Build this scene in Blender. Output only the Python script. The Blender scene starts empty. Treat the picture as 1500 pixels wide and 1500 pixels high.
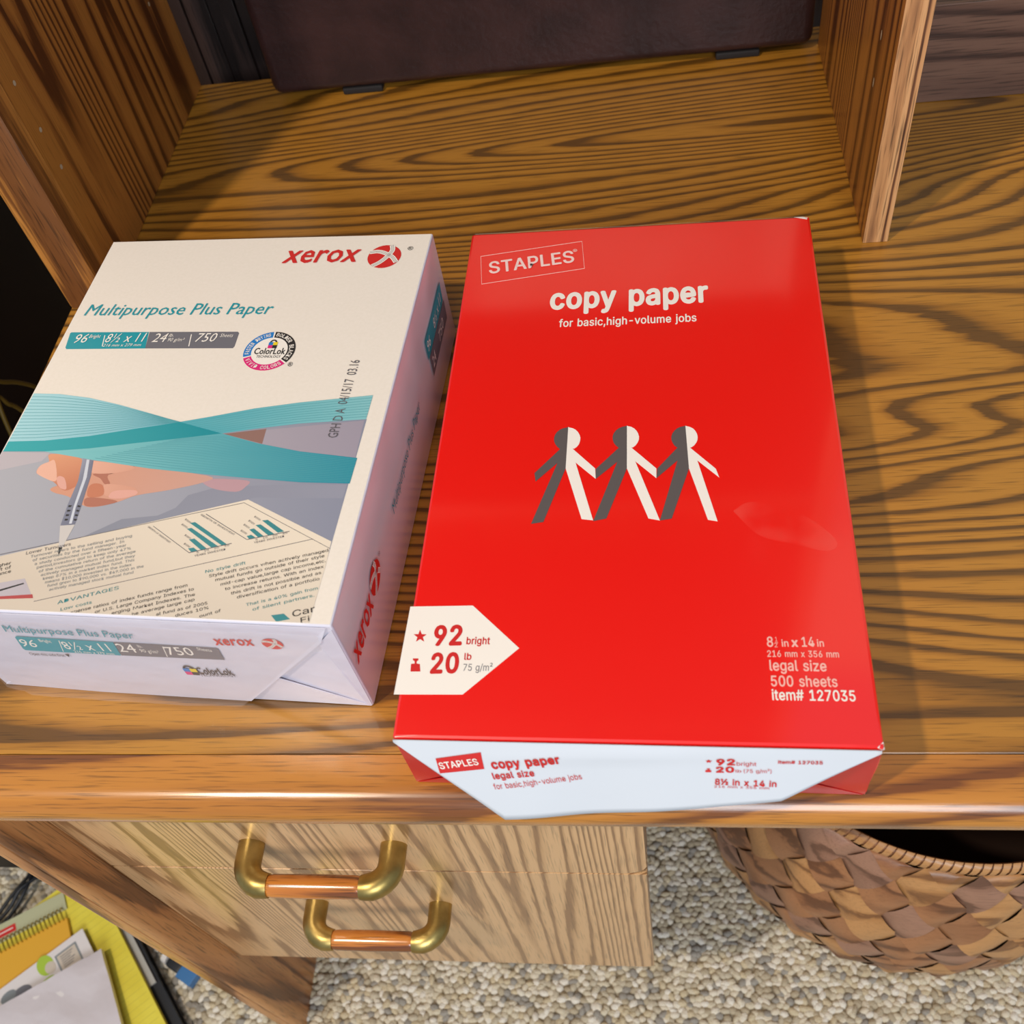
import bpy, bmesh, math, random
from mathutils import Vector, Matrix, Euler, noise
random.seed(7)
MM = 0.001
scn = bpy.context.scene
COL = scn.collection

# ------------------------------------------------------------------ camera
cam_d = bpy.data.cameras.new('camera')
cam_d.sensor_width = 36.0
cam_d.lens = 36.0 * 1492.3 / 1500.0
cam_d.clip_start = 0.01
cam_d.dof.use_dof = True
cam_d.dof.focus_distance = 0.60
cam_d.dof.aperture_fstop = 13.0
cam = bpy.data.objects.new('camera', cam_d)
cam.location = (0.1226878, -0.1892573, 0.4814616)
cam.rotation_euler = (0.63700, 0.13020, 0.05490)
COL.objects.link(cam)
scn.camera = cam

# ------------------------------------------------------------------ world, lights, exposure
wd = bpy.data.worlds.new('world'); scn.world = wd; wd.use_nodes = True
bg = wd.node_tree.nodes['Background']
bg.inputs['Color'].default_value = (0.72, 0.84, 1.0, 1)
bg.inputs['Strength'].default_value = 0.45
def light(name, kind, loc, energy, col, **kw):
    d = bpy.data.lights.new(name, kind); d.energy = energy; d.color = col
    for k, v in kw.items(): setattr(d, k, v)
    o = bpy.data.objects.new(name, d); o.location = loc; COL.objects.link(o); return o
light('ceiling_lamp', 'POINT', (-0.72, -0.57, 1.62), 80.0, (1.0, 0.86, 0.69), shadow_soft_size=0.045)
win = light('window_daylight', 'AREA', (0.55, -2.3, 1.45), 48.0, (0.86, 0.93, 1.0), shape='RECTANGLE', size=1.3, size_y=1.1)
win.rotation_euler = (Vector((0.0, 0.1, -0.1)) - win.location).to_track_quat('-Z', 'Y').to_euler()
scn.view_settings.view_transform = 'Standard'
scn.view_settings.look = 'None'
scn.view_settings.gamma = 1.0
scn.view_settings.exposure = 0.0
scn.view_settings.use_curve_mapping = False

# ------------------------------------------------------------------ helpers
def srgb(r, g, b):
    f = lambda c: (c/12.92 if c <= 0.04045 else ((c+0.055)/1.055)**2.4)
    return (f(r/255), f(g/255), f(b/255), 1)
class NT:
    def __init__(s, m): s.t = m.node_tree; s.n = s.t.nodes; s.b = s.n['Principled BSDF']
    def add(s, typ, **kw):
        n = s.n.new(typ)
        for k, v in kw.items(): setattr(n, k, v)
        return n
    def link(s, a, b): s.t.links.new(a, b)
def base_mat(name, col=(0.8,0.8,0.8,1), rough=0.5, metal=0.0, coat=0.0, coat_rough=0.1, spec=0.5):
    m = bpy.data.materials.new(name); m.use_nodes = True
    b = m.node_tree.nodes['Principled BSDF']
    b.inputs['Base Color'].default_value = col; b.inputs['Roughness'].default_value = rough
    b.inputs['Metallic'].default_value = metal; b.inputs['Coat Weight'].default_value = coat
    b.inputs['Coat Roughness'].default_value = coat_rough; b.inputs['Specular IOR Level'].default_value = spec
    return m
def ramp(nt, stops, interp='LINEAR'):
    r = nt.add('ShaderNodeValToRGB'); e = r.color_ramp.elements; r.color_ramp.interpolation = interp
    while len(e) < len(stops): e.new(0.5)
    for i, (p, c) in enumerate(stops): e[i].position = p; e[i].color = c
    return r
def noise_mat(name, c1, c2, scale, rough=0.5, bump=0.0, bump_scale=None, stretch=(1,1,1), detail=4, lo=0.35, hi=0.65, **kw):
    m = base_mat(name, c1, rough, **kw); nt = NT(m)
    tc = nt.add('ShaderNodeTexCoord'); mp = nt.add('ShaderNodeMapping'); mp.inputs['Scale'].default_value = stretch
    nt.link(tc.outputs['Object'], mp.inputs['Vector'])
    n = nt.add('ShaderNodeTexNoise'); n.inputs['Scale'].default_value = scale; n.inputs['Detail'].default_value = detail
    nt.link(mp.outputs['Vector'], n.inputs['Vector'])
    r = ramp(nt, [(lo, c1), (hi, c2)]); nt.link(n.outputs['Fac'], r.inputs['Fac']); nt.link(r.outputs['Color'], nt.b.inputs['Base Color'])
    if bump:
        n2 = nt.add('ShaderNodeTexNoise'); n2.inputs['Scale'].default_value = bump_scale or scale; n2.inputs['Detail'].default_value = 3
        nt.link(mp.outputs['Vector'], n2.inputs['Vector'])
        bp = nt.add('ShaderNodeBump'); bp.inputs['Strength'].default_value = 1.0; bp.inputs['Distance'].default_value = bump
        nt.link(n2.outputs['Fac'], bp.inputs['Height']); nt.link(bp.outputs['Normal'], nt.b.inputs['Normal'])
    return m
def wood(name, axis, light_c, mid_c, dark_c, rings=16.0, across=5.0, along=0.55, seed=0.0, rough=0.35, coat=0.0, pore=0.55, dark_at=0.82, bumpd=0.00012, detail=2.0, fib=0.32):
    """flat-sawn oak: contour lines of a stretched noise, plus short dark pores along the grain"""
    m = base_mat(name, light_c, rough, coat=coat, coat_rough=0.18); nt = NT(m)
    tc = nt.add('ShaderNodeTexCoord'); mp = nt.add('ShaderNodeMapping')
    mp.inputs['Location'].default_value = (seed, seed*1.7, seed*0.6)
    sc = [across]*3; sc[axis] = along; mp.inputs['Scale'].default_value = sc
    nt.link(tc.outputs['Object'], mp.inputs['Vector'])
    n = nt.add('ShaderNodeTexNoise'); n.inputs['Scale'].default_value = 1.0; n.inputs['Detail'].default_value = detail; n.inputs['Roughness'].default_value = 0.35 + 0.06*(detail-2); n.inputs['Distortion'].default_value = 0.25
    nt.link(mp.outputs['Vector'], n.inputs['Vector'])
    # fibre wobble
    mp2 = nt.add('ShaderNodeMapping'); s2 = [260.0]*3; s2[axis] = 14.0; mp2.inputs['Scale'].default_value = s2
    nt.link(tc.outputs['Object'], mp2.inputs['Vector'])
    f = nt.add('ShaderNodeTexNoise'); f.inputs['Scale'].default_value = 1.0; f.inputs['Detail'].default_value = 3.0
    nt.link(mp2.outputs['Vector'], f.inputs['Vector'])
    mul = nt.add('ShaderNodeMath', operation='MULTIPLY'); mul.inputs[1].default_value = rings; nt.link(n.outputs['Fac'], mul.inputs[0])
    ma = nt.add('ShaderNodeMath', operation='MULTIPLY_ADD'); ma.inputs[1].default_value = fib; nt.link(f.outputs['Fac'], ma.inputs[0]); nt.link(mul.outputs[0], ma.inputs[2])
    fr = nt.add('ShaderNodeMath', operation='FRACT'); nt.link(ma.outputs[0], fr.inputs[0])
    r = ramp(nt, [(0.0, mid_c), (0.10, light_c), (0.45, light_c), (dark_at-0.12, mid_c), (dark_at, dark_c), (0.95, dark_c), (1.0, mid_c)])
    nt.link(fr.outputs[0], r.inputs['Fac'])
    # pores
    mp3 = nt.add('ShaderNodeMapping'); s3 = [900.0]*3; s3[axis] = 32.0; mp3.inputs['Scale'].default_value = s3
    nt.link(tc.outputs['Object'], mp3.inputs['Vector'])
    p = nt.add('ShaderNodeTexNoise'); p.inputs['Scale'].default_value = 1.0; p.inputs['Detail'].default_value = 2.0
    nt.link(mp3.outputs['Vector'], p.inputs['Vector'])
    pr = ramp(nt, [(0.30, (1-pore, 1-pore, 1-pore, 1)), (0.46, (1,1,1,1))]); nt.link(p.outputs['Fac'], pr.inputs['Fac'])
    mx = nt.add('ShaderNodeMix', data_type='RGBA', blend_type='MULTIPLY'); mx.inputs[0].default_value = 1.0
    nt.link(r.outputs['Color'], mx.inputs[6]); nt.link(pr.outputs['Color'], mx.inputs[7])
    nt.link(mx.outputs[2], nt.b.inputs['Base Color'])
    bp = nt.add('ShaderNodeBump'); bp.inputs['Strength'].default_value = 0.6; bp.inputs['Distance'].default_value = bumpd
    nt.link(p.outputs['Fac'], bp.inputs['Height']); nt.link(bp.outputs['Normal'], nt.b.inputs['Normal'])
    return m

def link(name, me, mat, parent=None):
    o = bpy.data.objects.new(name, me); COL.objects.link(o)
    if mat is not None and not me.materials: me.materials.append(mat)
    if parent is not None: o.parent = parent
    return o
def mesh(name, verts, faces, mat, parent=None, smooth=False):
    """verts in millimetres"""
    me = bpy.data.meshes.new(name); me.from_pydata([(x*MM, y*MM, z*MM) for x, y, z in verts], [], faces)
    if smooth: me.polygons.foreach_set('use_smooth', [True]*len(me.polygons))
    me.update(); return link(name, me, mat, parent)
def finish(name, bm, mat, parent=None, smooth=False, angle=40, weighted=True):
    bmesh.ops.recalc_face_normals(bm, faces=bm.faces)
    bm.transform(Matrix.Scale(MM, 4)); me = bpy.data.meshes.new(name)
    if smooth:
        for f in bm.faces: f.smooth = True
        a = math.radians(angle)
        for e in bm.edges:
            if len(e.link_faces) == 2 and e.calc_face_angle(0) > a: e.smooth = False
    bm.to_mesh(me); bm.free(); o = link(name, me, mat, parent)
    if smooth and weighted: w = o.modifiers.new('weighted', 'WEIGHTED_NORMAL'); w.keep_sharp = True
    return o
def add_box(bm, x0, x1, y0, y1, z0, z1, bev=0.0, seg=2):
    r = bmesh.ops.create_cube(bm, size=1.0); vs = r['verts']
    bmesh.ops.scale(bm, vec=(x1-x0, y1-y0, z1-z0), verts=vs); bmesh.ops.translate(bm, vec=((x0+x1)/2, (y0+y1)/2, (z0+z1)/2), verts=vs)
    if bev: bmesh.ops.bevel(bm, geom=list({e for v in vs for e in v.link_edges}), offset=bev, segments=seg, affect='EDGES', profile=0.5)
def box(name, x0, x1, y0, y1, z0, z1, mat, parent=None, bev=0.8, seg=2):
    bm = bmesh.new(); add_box(bm, x0, x1, y0, y1, z0, z1, bev, seg); return finish(name, bm, mat, parent, smooth=bev > 0, angle=35)
def extrude_profile(name, prof, a0, a1, axis, mat, parent=None, angle=35):
    """closed profile of 2-D points (the two other axes in order) swept along axis"""
    bm = bmesh.new(); rows = []
    for a in (a0, a1):
        row = []
        for p, q in prof:
            co = [p, q]; co.insert(axis, a); row.append(bm.verts.new(co))
        rows.append(row)
    n = len(prof)
    for i in range(n): bm.faces.new((rows[0][i], rows[0][(i+1) % n], rows[1][(i+1) % n], rows[1][i]))
    bm.faces.new(rows[0]); bm.faces.new(rows[1][::-1])
    return finish(name, bm, mat, parent, smooth=True, angle=angle)
def add_tube(bm, pts, r, seg=12, caps=True, up=None):
    pts = [Vector(p) for p in pts]; rings = []; prev = None
    for i, p in enumerate(pts):
        t = (pts[min(i+1, len(pts)-1)] - pts[max(i-1, 0)]).normalized()
        if prev is None:
            a = Vector((0,0,1)) if abs(t.z) < 0.9 else Vector((1,0,0)); n = t.cross(a).normalized()
        else: n = (prev - t*prev.dot(t)).normalized()
        prev = n; b = t.cross(n); rr = r[i] if isinstance(r, (list, tuple)) else r
        rings.append([bm.verts.new(p + n*math.cos(2*math.pi*k/seg)*rr + b*math.sin(2*math.pi*k/seg)*rr) for k in range(seg)])
    for a, b in zip(rings, rings[1:]):
        for k in range(seg): bm.faces.new((a[k], a[(k+1) % seg], b[(k+1) % seg], b[k]))
    if caps: bm.faces.new(rings[0][::-1]); bm.faces.new(rings[-1])
def tube(name, pts, r, mat, parent=None, seg=12):
    bm = bmesh.new(); add_tube(bm, pts, r, seg); return finish(name, bm, mat, parent, smooth=True, angle=60)
def spline(pts, n=8):
    P = [Vector(p) for p in pts]; P = [P[0]*2-P[1]] + P + [P[-1]*2-P[-2]]; out = []
    for i in range(1, len(P)-2):
        for k in range(n):
            t = k/n; a, b, c, d = P[i-1:i+3]
            out.append(0.5*((2*b)+(c-a)*t+(2*a-5*b+4*c-d)*t*t+(3*b-a-3*c+d)*t**3))
    out.append(P[-2]); return out
def thing(name, label, cat, loc=(0,0,0), rz=0.0, group=None):
    o = bpy.data.objects.new(name, None); COL.objects.link(o); o.empty_display_size = 0.02
    o.location = [c*MM for c in loc]; o.rotation_euler = (0,0,rz); o['label'] = label; o['category'] = cat
    if group: o['group'] = group
    return o
def tag(o, label, cat, group=None):
    o['label'] = label; o['category'] = cat
    if group: o['group'] = group
    return o
def structure(o): o['kind'] = 'structure'; return o

# ------------------------------------------------------------------ materials
OAK_L, OAK_M, OAK_D = srgb(196,134,52), srgb(168,108,38), srgb(104,62,22)
m_top   = wood('oak_top', 0, srgb(182,124,42), srgb(158,104,32), srgb(104,68,24), rings=60, across=4.4, along=0.5, seed=3.1, rough=0.33, coat=0.35, pore=0.45, dark_at=0.78)
m_edge  = wood('oak_edge', 0, srgb(192,124,44), srgb(174,108,36), srgb(124,70,24), rings=16, across=9.0, along=0.5, seed=1.2, rough=0.25, coat=0.6, pore=0.5)
m_draw  = wood('oak_drawer', 2, srgb(218,172,122), srgb(198,152,104), srgb(150,108,70), rings=78, across=6.5, along=0.15, seed=7.9, rough=0.3, coat=0.4, pore=0.35, dark_at=0.77, detail=2.4, fib=0.6)
m_leg   = wood('oak_leg', 2, srgb(200,140,84), srgb(176,116,66), srgb(118,72,38), rings=16, across=8.0, along=0.4, seed=2.2, rough=0.4, coat=0.2)
m_side  = wood('oak_side', 2, srgb(178,116,50), srgb(150,92,38), srgb(92,50,18), rings=75, across=4.5, along=0.25, seed=5.0, rough=0.42, coat=0.15, pore=0.4, dark_at=0.78)
m_strip = wood('oak_strip', 2, srgb(206,142,70), srgb(186,122,56), srgb(120,72,34), rings=9, across=9.0, along=0.5, seed=8.7, rough=0.4, coat=0.2)
m_ends  = wood('oak_divider_edge', 2, srgb(212,160,108), srgb(194,140,90), srgb(104,66,42), rings=10, across=40.0, along=0.5, seed=4.4, rough=0.5, pore=0.6, dark_at=0.72)
m_rail  = wood('walnut_rail', 0, srgb(122,90,74), srgb(102,73,60), srgb(70,47,38), rings=45, across=6.0, along=0.5, seed=9.4, rough=0.45)
m_plank = wood('dark_plank', 2, srgb(58,42,38), srgb(48,34,30), srgb(28,18,16), rings=10, across=8.0, along=0.6, seed=11, rough=0.5)
m_grip  = wood('grip_wood', 0, srgb(206,126,48), srgb(186,108,38), srgb(120,64,22), rings=8, across=22, along=2, seed=0.4, rough=0.2, coat=0.8)
m_brass = noise_mat('antique_brass', srgb(196,170,104), srgb(160,136,78), 60, rough=0.36, metal=1.0)
m_red   = base_mat('red_wrap', srgb(240,12,3), 0.42, coat=1.0, coat_rough=0.10); 
def grain(m, amp, scale):
    nt = NT(m); tc = nt.add('ShaderNodeTexCoord'); n = nt.add('ShaderNodeTexNoise'); n.inputs['Scale'].default_value = scale; n.inputs['Detail'].default_value = 3
    nt.link(tc.outputs['Object'], n.inputs['Vector']); b = nt.add('ShaderNodeBump'); b.inputs['Distance'].default_value = amp; b.inputs['Strength'].default_value = 1
    nt.link(n.outputs['Fac'], b.inputs['Height']); nt.link(b.outputs['Normal'], nt.b.inputs['Normal']); return m
m_red.node_tree.nodes['Principled BSDF'].inputs['Coat IOR'].default_value = 1.6
grain(m_red, 0.00012, 40)
m_redside = grain(base_mat('red_fold', srgb(196,22,26), 0.4, coat=0.4), 0.0003, 35)
m_flap  = grain(base_mat('white_flap', srgb(212,215,220), 0.6, coat=0.15, coat_rough=0.3), 0.0004, 22)
m_cream = noise_mat('cream_wrap', srgb(240,228,214), srgb(237,225,210), 500, rough=0.5, coat=0.2, coat_rough=0.25)
m_white = grain(base_mat('white_wrap', srgb(214,210,222), 0.45, coat=0.5, coat_rough=0.12), 0.0022, 26)
m_side2 = grain(base_mat('white_side_wrap', srgb(238,228,232), 0.4, coat=1.0, coat_rough=0.05), 0.0010, 11); m_side2.node_tree.nodes['Principled BSDF'].inputs['Coat IOR'].default_value = 1.75
m_film  = base_mat('clear_film', (1,1,1,1), 0.12, coat=1.0, coat_rough=0.06)
_b = m_film.node_tree.nodes['Principled BSDF']; _b.inputs['Alpha'].default_value = 0.15; _b.inputs['Base Color'].default_value = srgb(222,206,200); _b.inputs['Specular IOR Level'].default_value = 1.0
grain(m_film, 0.0012, 30)
m_leather = noise_mat('brown_leather', srgb(56,34,34), srgb(42,25,26), 26, rough=0.42, bump=0.0006, bump_scale=160, spec=0.45)
m_rubber = base_mat('black_rubber', srgb(28,24,24), 0.7)
m_dark  = noise_mat('black_brown_lacquer', srgb(24,14,13), srgb(16,9,9), 8, rough=0.5)
m_wall  = noise_mat('beige_wall', srgb(226,214,188), srgb(218,204,176), 30, rough=0.9)
m_floor = noise_mat('carpet_backing', srgb(176,162,140), srgb(150,138,118), 120, rough=1.0)

INK = {k: base_mat('ink_'+k, srgb(*c), 0.5, coat=cw, coat_rough=0.2) for k, (c, cw) in {
 'white': ((246,236,224), .3), 'pale': ((250,214,206), .3), 'pink': ((250,186,172), .3), 'red': ((208,34,32), .3), 'dark': ((44,42,42), .1), 'grey': ((112,110,116), .3),
 'dollgrey': ((92,84,82), .1), 'teal': ((22,150,162), .3), 'ink': ((96,92,96), .1), 'fade': ((132,136,138), .1), 'bar': ((58,134,138), .1),
 'ribA': ((112,184,194), .3), 'ribB': ((124,190,192), .3), 'ribC': ((78,178,182), .3), 'ribD': ((24,152,158), .3), 'stripe': ((84,160,168), .3),
 'phbg': ((166,166,174), .2), 'phshade': ((130,132,146), .2), 'sleeve': ((176,168,176), .2), 'sleevepink': ((190,150,156), .2), 'cuffbrown': ((146,110,100), .2),
 'skin': ((206,150,126), .2), 'skinA': ((222,168,142), .2), 'skinB': ((214,146,112), .2), 'skinD': ((178,112,92), .2), 'nail': ((226,166,150), .2),
 'pen': ((150,150,164), .2), 'pentip': ((204,196,190), .2), 'penhi': ((206,208,216), .2), 'page': ((226,212,192), .2), 'bookred': ((176,70,70), .2),
 'blue': ((34,124,196), .3), 'magenta': ((222,40,120), .3), 'yellow': ((238,208,40), .2), 'green': ((170,196,60), .2)}.items()}

for _k in ('ribA', 'ribB', 'ribC', 'ribD', 'phbg', 'page', 'skin', 'skinA', 'skinB', 'pen', 'phshade', 'sleeve'):
    _n = NT(INK[_k]); _a = _n.add('ShaderNodeVertexColor'); _a.layer_name = 'tone'; _n.link(_a.outputs['Color'], _n.b.inputs['Base Color'])
# ------------------------------------------------------------------ flat print: shapes and lettering
GRAD = {   # printed colour runs on the pack's artwork: first colour, second colour, from point, to point (mm on the face)
 'ribA': ((168,214,220), (70,160,176), (10,150), (150,128)), 'ribB': ((84,172,182), (140,196,198), (120,125), (212,150)), 'ribC': ((128,196,196), (30,140,158), (40,108), (200,86)), 'ribD': ((44,168,172), (10,134,146), (0,110), (150,120)),
 'phbg': ((176,174,180), (140,142,158), (10,100), (200,60)), 'page': ((236,220,198), (206,190,172), (120,70), (100,0)), 'skin': ((214,150,122), (206,158,142), (50,90), (130,95)), 'skinB': ((226,158,120), (198,122,92), (40,104), (50,76)),
 'skinA': ((236,180,156), (214,154,130), (45,104), (90,84)), 'pen': ((196,196,208), (116,118,136), (44,90), (58,90)), 'phshade': ((136,138,150), (150,150,164), (70,70), (200,80)), 'sleeve': ((190,180,184), (160,150,162), (20,110), (200,104))}
def run(col, x, y):
    c0, c1, p, q = GRAD[col]; d = (q[0]-p[0], q[1]-p[1]); t = max(0, min(1, ((x-p[0])*d[0]+(y-p[1])*d[1])/(d[0]**2+d[1]**2)))
    a, b = srgb(*c0), srgb(*c1); return tuple(a[i]+(b[i]-a[i])*t for i in range(3)) + (1,)
def closed_smooth(pts, n=4):
    P = [Vector((x, y, 0)) for x, y in pts]; m = len(P); out = []
    for i in range(m):
        a, b, c, d = P[i-1], P[i], P[(i+1) % m], P[(i+2) % m]
        for k in range(n):
            t = k/n; v = 0.5*((2*b)+(c-a)*t+(2*a-5*b+4*c-d)*t*t+(3*b-a-3*c+d)*t**3); out.append((v.x, v.y))
    return out
STUFF = ('ribbon_lines', 'ring_lettering')
class Print:
    """collects flat ink shapes by colour on one face, then links one mesh per colour under the parent"""
    def __init__(s, place, step=0.06): s.place = place; s.step = step; s.c = {}; s.xy = {}; s.k = 0; s.grp = None
    def raw(s, col, pts, faces, z, name=None):
        s.k += 1; key = (col, s.grp or s.k, name or s.grp); V, F = s.c.setdefault(key, ([], [])); o = len(V)
        V.extend(s.place(p[0], p[1], 0.12 + z*s.step + (0.008*p[2] if len(p) > 2 else 0)) for p in pts); s.xy.setdefault(key, []).extend(p[:2] for p in pts); F.extend(tuple(i+o for i in f) for f in faces)
    def poly(s, col, pts, z=1):
        z += 0.03*s.k
        from mathutils.geometry import tessellate_polygon
        s.raw(col, pts, [tuple(t) for t in tessellate_polygon([[Vector((x, y, 0)) for x, y in pts]])], z)
    def strip(s, col, pts, w, z=1, closed=False):
        z += 0.02*s.k
        P = [Vector(p) for p in pts]; n = len(P); L = []; R = []
        for i in range(n):
            a = P[(i-1) % n] if (closed or i > 0) else P[i]; b = P[(i+1) % n] if (closed or i < n-1) else P[i]
            d = (b-a).normalized(); q = Vector((-d.y, d.x))*w/2; L.append(P[i]+q); R.append(P[i]-q)
        m = n if closed else n-1
        s.raw(col, [tuple(v) for v in L+R], [(i, (i+1) % n, n+(i+1) % n, n+i) for i in range(m)], z)
    def ellipse(s, col, c, ex, ey, z=1, a0=0, a1=360, r0=0.0, n=28):
        z += 0.03*(s.k % 8)
        pt = lambda a, r: (c[0]+(ex[0]*math.cos(a)+ey[0]*math.sin(a))*r, c[1]+(ex[1]*math.cos(a)+ey[1]*math.sin(a))*r)
        A = [math.radians(a0+(a1-a0)*k/n) for k in range(n+1)]
        s.raw(col, [pt(a, 1) for a in A]+[pt(a, r0) for a in A], [(k, k+1, n+2+k, n+1+k) for k in range(n)], z)
    def text(s, tx, x0, y0, x1, y1, h, col, st='', z=3):
        V, F, capH, xH = glyphs(tx, st); mn = min(v[0] for v in V); mxx = max(v[0] for v in V); w = (mxx-mn) or 1
        d = Vector((x1-x0, y1-y0)); n = Vector((-d.y, d.x)).normalized(); k = h/(xH if 'x' in st else capH)
        s.raw(col, [(x0+d.x*(v[0]-mn)/w+n.x*v[1]*k, y0+d.y*(v[0]-mn)/w+n.y*v[1]*k, v[2] if len(v) > 2 else 0) for v in V], F, z, None if s.grp else 'lettering')
    def build(s, parent, names):
        for key, (V, F) in s.c.items():
            col, _, nm = key
            o = mesh(nm or names.get(col, col+'_print'), V, F, INK[col], parent)
            if nm in STUFF: o['kind'] = 'stuff'
            if col in GRAD:
                ca = o.data.color_attributes.new('tone', 'FLOAT_COLOR', 'POINT'); ca.data.foreach_set('color', [q for x, y in s.xy[key] for q in run(col, x, y)])
_gl = {}
def sans():
    # the sans face that ships inside Blender; the built-in face where it is missing
    try: return bpy.data.fonts.load(bpy.utils.system_resource('DATAFILES', path='fonts') + '/Inter.woff2')
    except Exception: return None
SANS = sans()
def glyphs(tx, st):
    key = (tx, 'B' if 'B' in st else 'b' if 'b' in st else '', 'i' in st, 'h' in st)
    if key in _gl: return _gl[key]
    def conv(t):
        cu = bpy.data.curves.new('t', 'FONT'); cu.body = t; cu.resolution_u = 2; cu.size = 1.0
        if key[3] and SANS: cu.font = SANS
        if key[3] and SANS: cu.space_word = 1.35
        if key[1]: cu.space_character = 1.06 if key[1] == 'B' else 1.03
        if key[2]: cu.shear = 0.2
        o = bpy.data.objects.new('t', cu); COL.objects.link(o); dg = bpy.context.evaluated_depsgraph_get(); dg.update()
        me = bpy.data.meshes.new_from_object(o.evaluated_get(dg)); F = [tuple(p.vertices) for p in me.polygons]
        P = [(v.co.x, v.co.y) for v in me.vertices]; V = [(*q, 0) for q in P]
        if key[3] and SANS:                      # overlapping strokes of one letter get a hair of height between their faces
            V = []; G = []
            for i, f in enumerate(F): G.append(tuple(range(len(V), len(V)+len(f)))); V += [(*P[k], 0.37*(i % 5)) for k in f]
            F = G
        bpy.data.objects.remove(o); bpy.data.curves.remove(cu); bpy.data.meshes.remove(me); return V, F
    V, F = conv(tx)
    for r in ('H', 'x'):
        if ('ref ' + r,) + key[1:] not in _gl: _gl[('ref ' + r,) + key[1:]] = max(v[1] for v in conv(r)[0])
    r = {'B': 0.034, 'b': 0.018, '': 0.0}[key[1]]
    if r:
        n = len(V); V0, F0 = V, F; V, F = [(x, y, 8+l) for x, y, l in V0], list(F0)
        for q in range(8):
            V += [(x+r*math.cos(q*math.pi/4), y+r*0.8*math.sin(q*math.pi/4), q+l) for x, y, l in V0]; F += [tuple(i+n*(q+1) for i in f) for f in F0]
    _gl[key] = (V, F, _gl[('ref H',) + key[1:]], _gl[('ref x',) + key[1:]]); return _gl[key]
def lock_icon(P, c, ex, ey, z):
    """padlock of four coloured quarters with an open shackle; ex, ey half-size vectors"""
    f = lambda u, v: (c[0]+ex[0]*u+ey[0]*v, c[1]+ex[1]*u+ey[1]*v)
    for col, (a, b) in (('blue', (-1, 0)), ('yellow', (0, 0)), ('magenta', (-1, -1)), ('dark', (0, -1))):
        P.poly(col, [f(a*0.85+q*0.85, b*0.6+r*0.6) for q, r in ((0,0),(1,0),(1,1),(0,1))], z)
    P.strip('dark', [f(0.55*math.cos(math.radians(a))*1.0-0.05, 0.55+0.5*math.sin(math.radians(a))) for a in range(-5, 190, 15)], 0.28*math.hypot(*ex), z)
def sphere_logo(P, c, ex, ey, z):
    P.grp = None; P.ellipse('red', c, ex, ey, z); P.grp = 'logo_band'
    f = lambda u, v: (c[0]+ex[0]*u+ey[0]*v, c[1]+ex[1]*u+ey[1]*v)
    A = [(-0.92,0.42),(-0.4,0.45),(0.1,0.22),(0.5,-0.12),(0.78,-0.58)]; B = [(0.35,0.95),(0.42,0.5),(0.2,0.0),(-0.2,-0.5),(-0.62,-0.8)]
    L = math.hypot(*ex)
    for C in (A, B):
        pts = [f(v.x, v.y) for v in spline([(u, w, 0) for u, w in C], 5)]
        P.strip('white', pts, 0.30*L, z+0.6)
        q = [Vector(a) for a in pts]
        for k in (-0.07, 0.0, 0.07):
            o = []
            for i in range(len(q)):
                d = (q[min(i+1, len(q)-1)]-q[max(i-1, 0)]).normalized(); o.append(tuple(q[i]+Vector((-d.y, d.x))*k*L))
            P.strip('ink', o, 0.022*L, z+1.2)
    P.grp = None
def arc_text(P, tx, c, ex, ey, a0, a1, r, h, col, z):
    n = len(tx); L = math.hypot(*ex)
    for i, ch in enumerate(tx):
        if ch == ' ': continue
        a = math.radians(a0+(a1-a0)*(i+0.5)/n); s = 1 if a1 < a0 else -1
        w = abs(math.radians(a1-a0))*r*L/n*0.40*(0.45 if ch == 'I' else 1)
        pt = lambda dd, rr: (c[0]+(ex[0]*math.cos(dd)+ey[0]*math.sin(dd))*rr, c[1]+(ex[1]*math.cos(dd)+ey[1]*math.sin(dd))*rr)
        m = pt(a, r - (h/2/L if s > 0 else -h/2/L)); t = Vector((ex[0]*-math.sin(a)+ey[0]*math.cos(a), ex[1]*-math.sin(a)+ey[1]*math.cos(a))).normalized()*(-s)
        P.grp = 'ring_lettering'; P.text(ch, m[0]-t.x*w, m[1]-t.y*w, m[0]+t.x*w, m[1]+t.y*w, h, col, 'bh', z); P.grp = None

# ------------------------------------------------------------------ printed artwork, millimetres on each face
D = {}
D['SF'] = [
 ('STAPLES',20.9,-18.3,39.6,-14.6,4.25,'white','b'),
 ('copy paper',45.5,-17.3,77.6,-12.4,4.28,'red','Bx'),
 ('legal size',45.3,-24.3,65.0,-21.3,4.13,'red','b'),
 ('for basic,high-volume jobs',45.1,-31.3,86.8,-23.2,3.69,'red',''),
 ('92',147.1,-11.0,155.3,-10.7,3.76,'red','B'),
 ('bright',155.9,-11.1,164.4,-11.0,2.47,'red',''),
 ('20',147.0,-15.8,155.0,-15.4,3.4,'red','B'),
 ('lb',155.6,-15.5,158.0,-15.4,1.8,'red',''),
 ('(75 g/m²)',159.1,-15.5,171.1,-15.1,2.2,'red',''),
 ('8½ in x 14 in',146.6,-23.7,173.6,-23.8,3.67,'red','b'),
 ('216 mm x 356 mm',146.4,-25.8,170.5,-25.6,1.65,'red',''),
 ('item# 127035',173.6,-9.0,192.6,-9.0,1.96,'red','b'),
]
D['SF_outline'] = [
 (0.6,-2.7),
 (47.8,-52.6),
 (97.3,-46.7),
 (176.5,-33.1),
 (216.7,-2.5),
 (216.5,-0.4),
]
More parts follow.
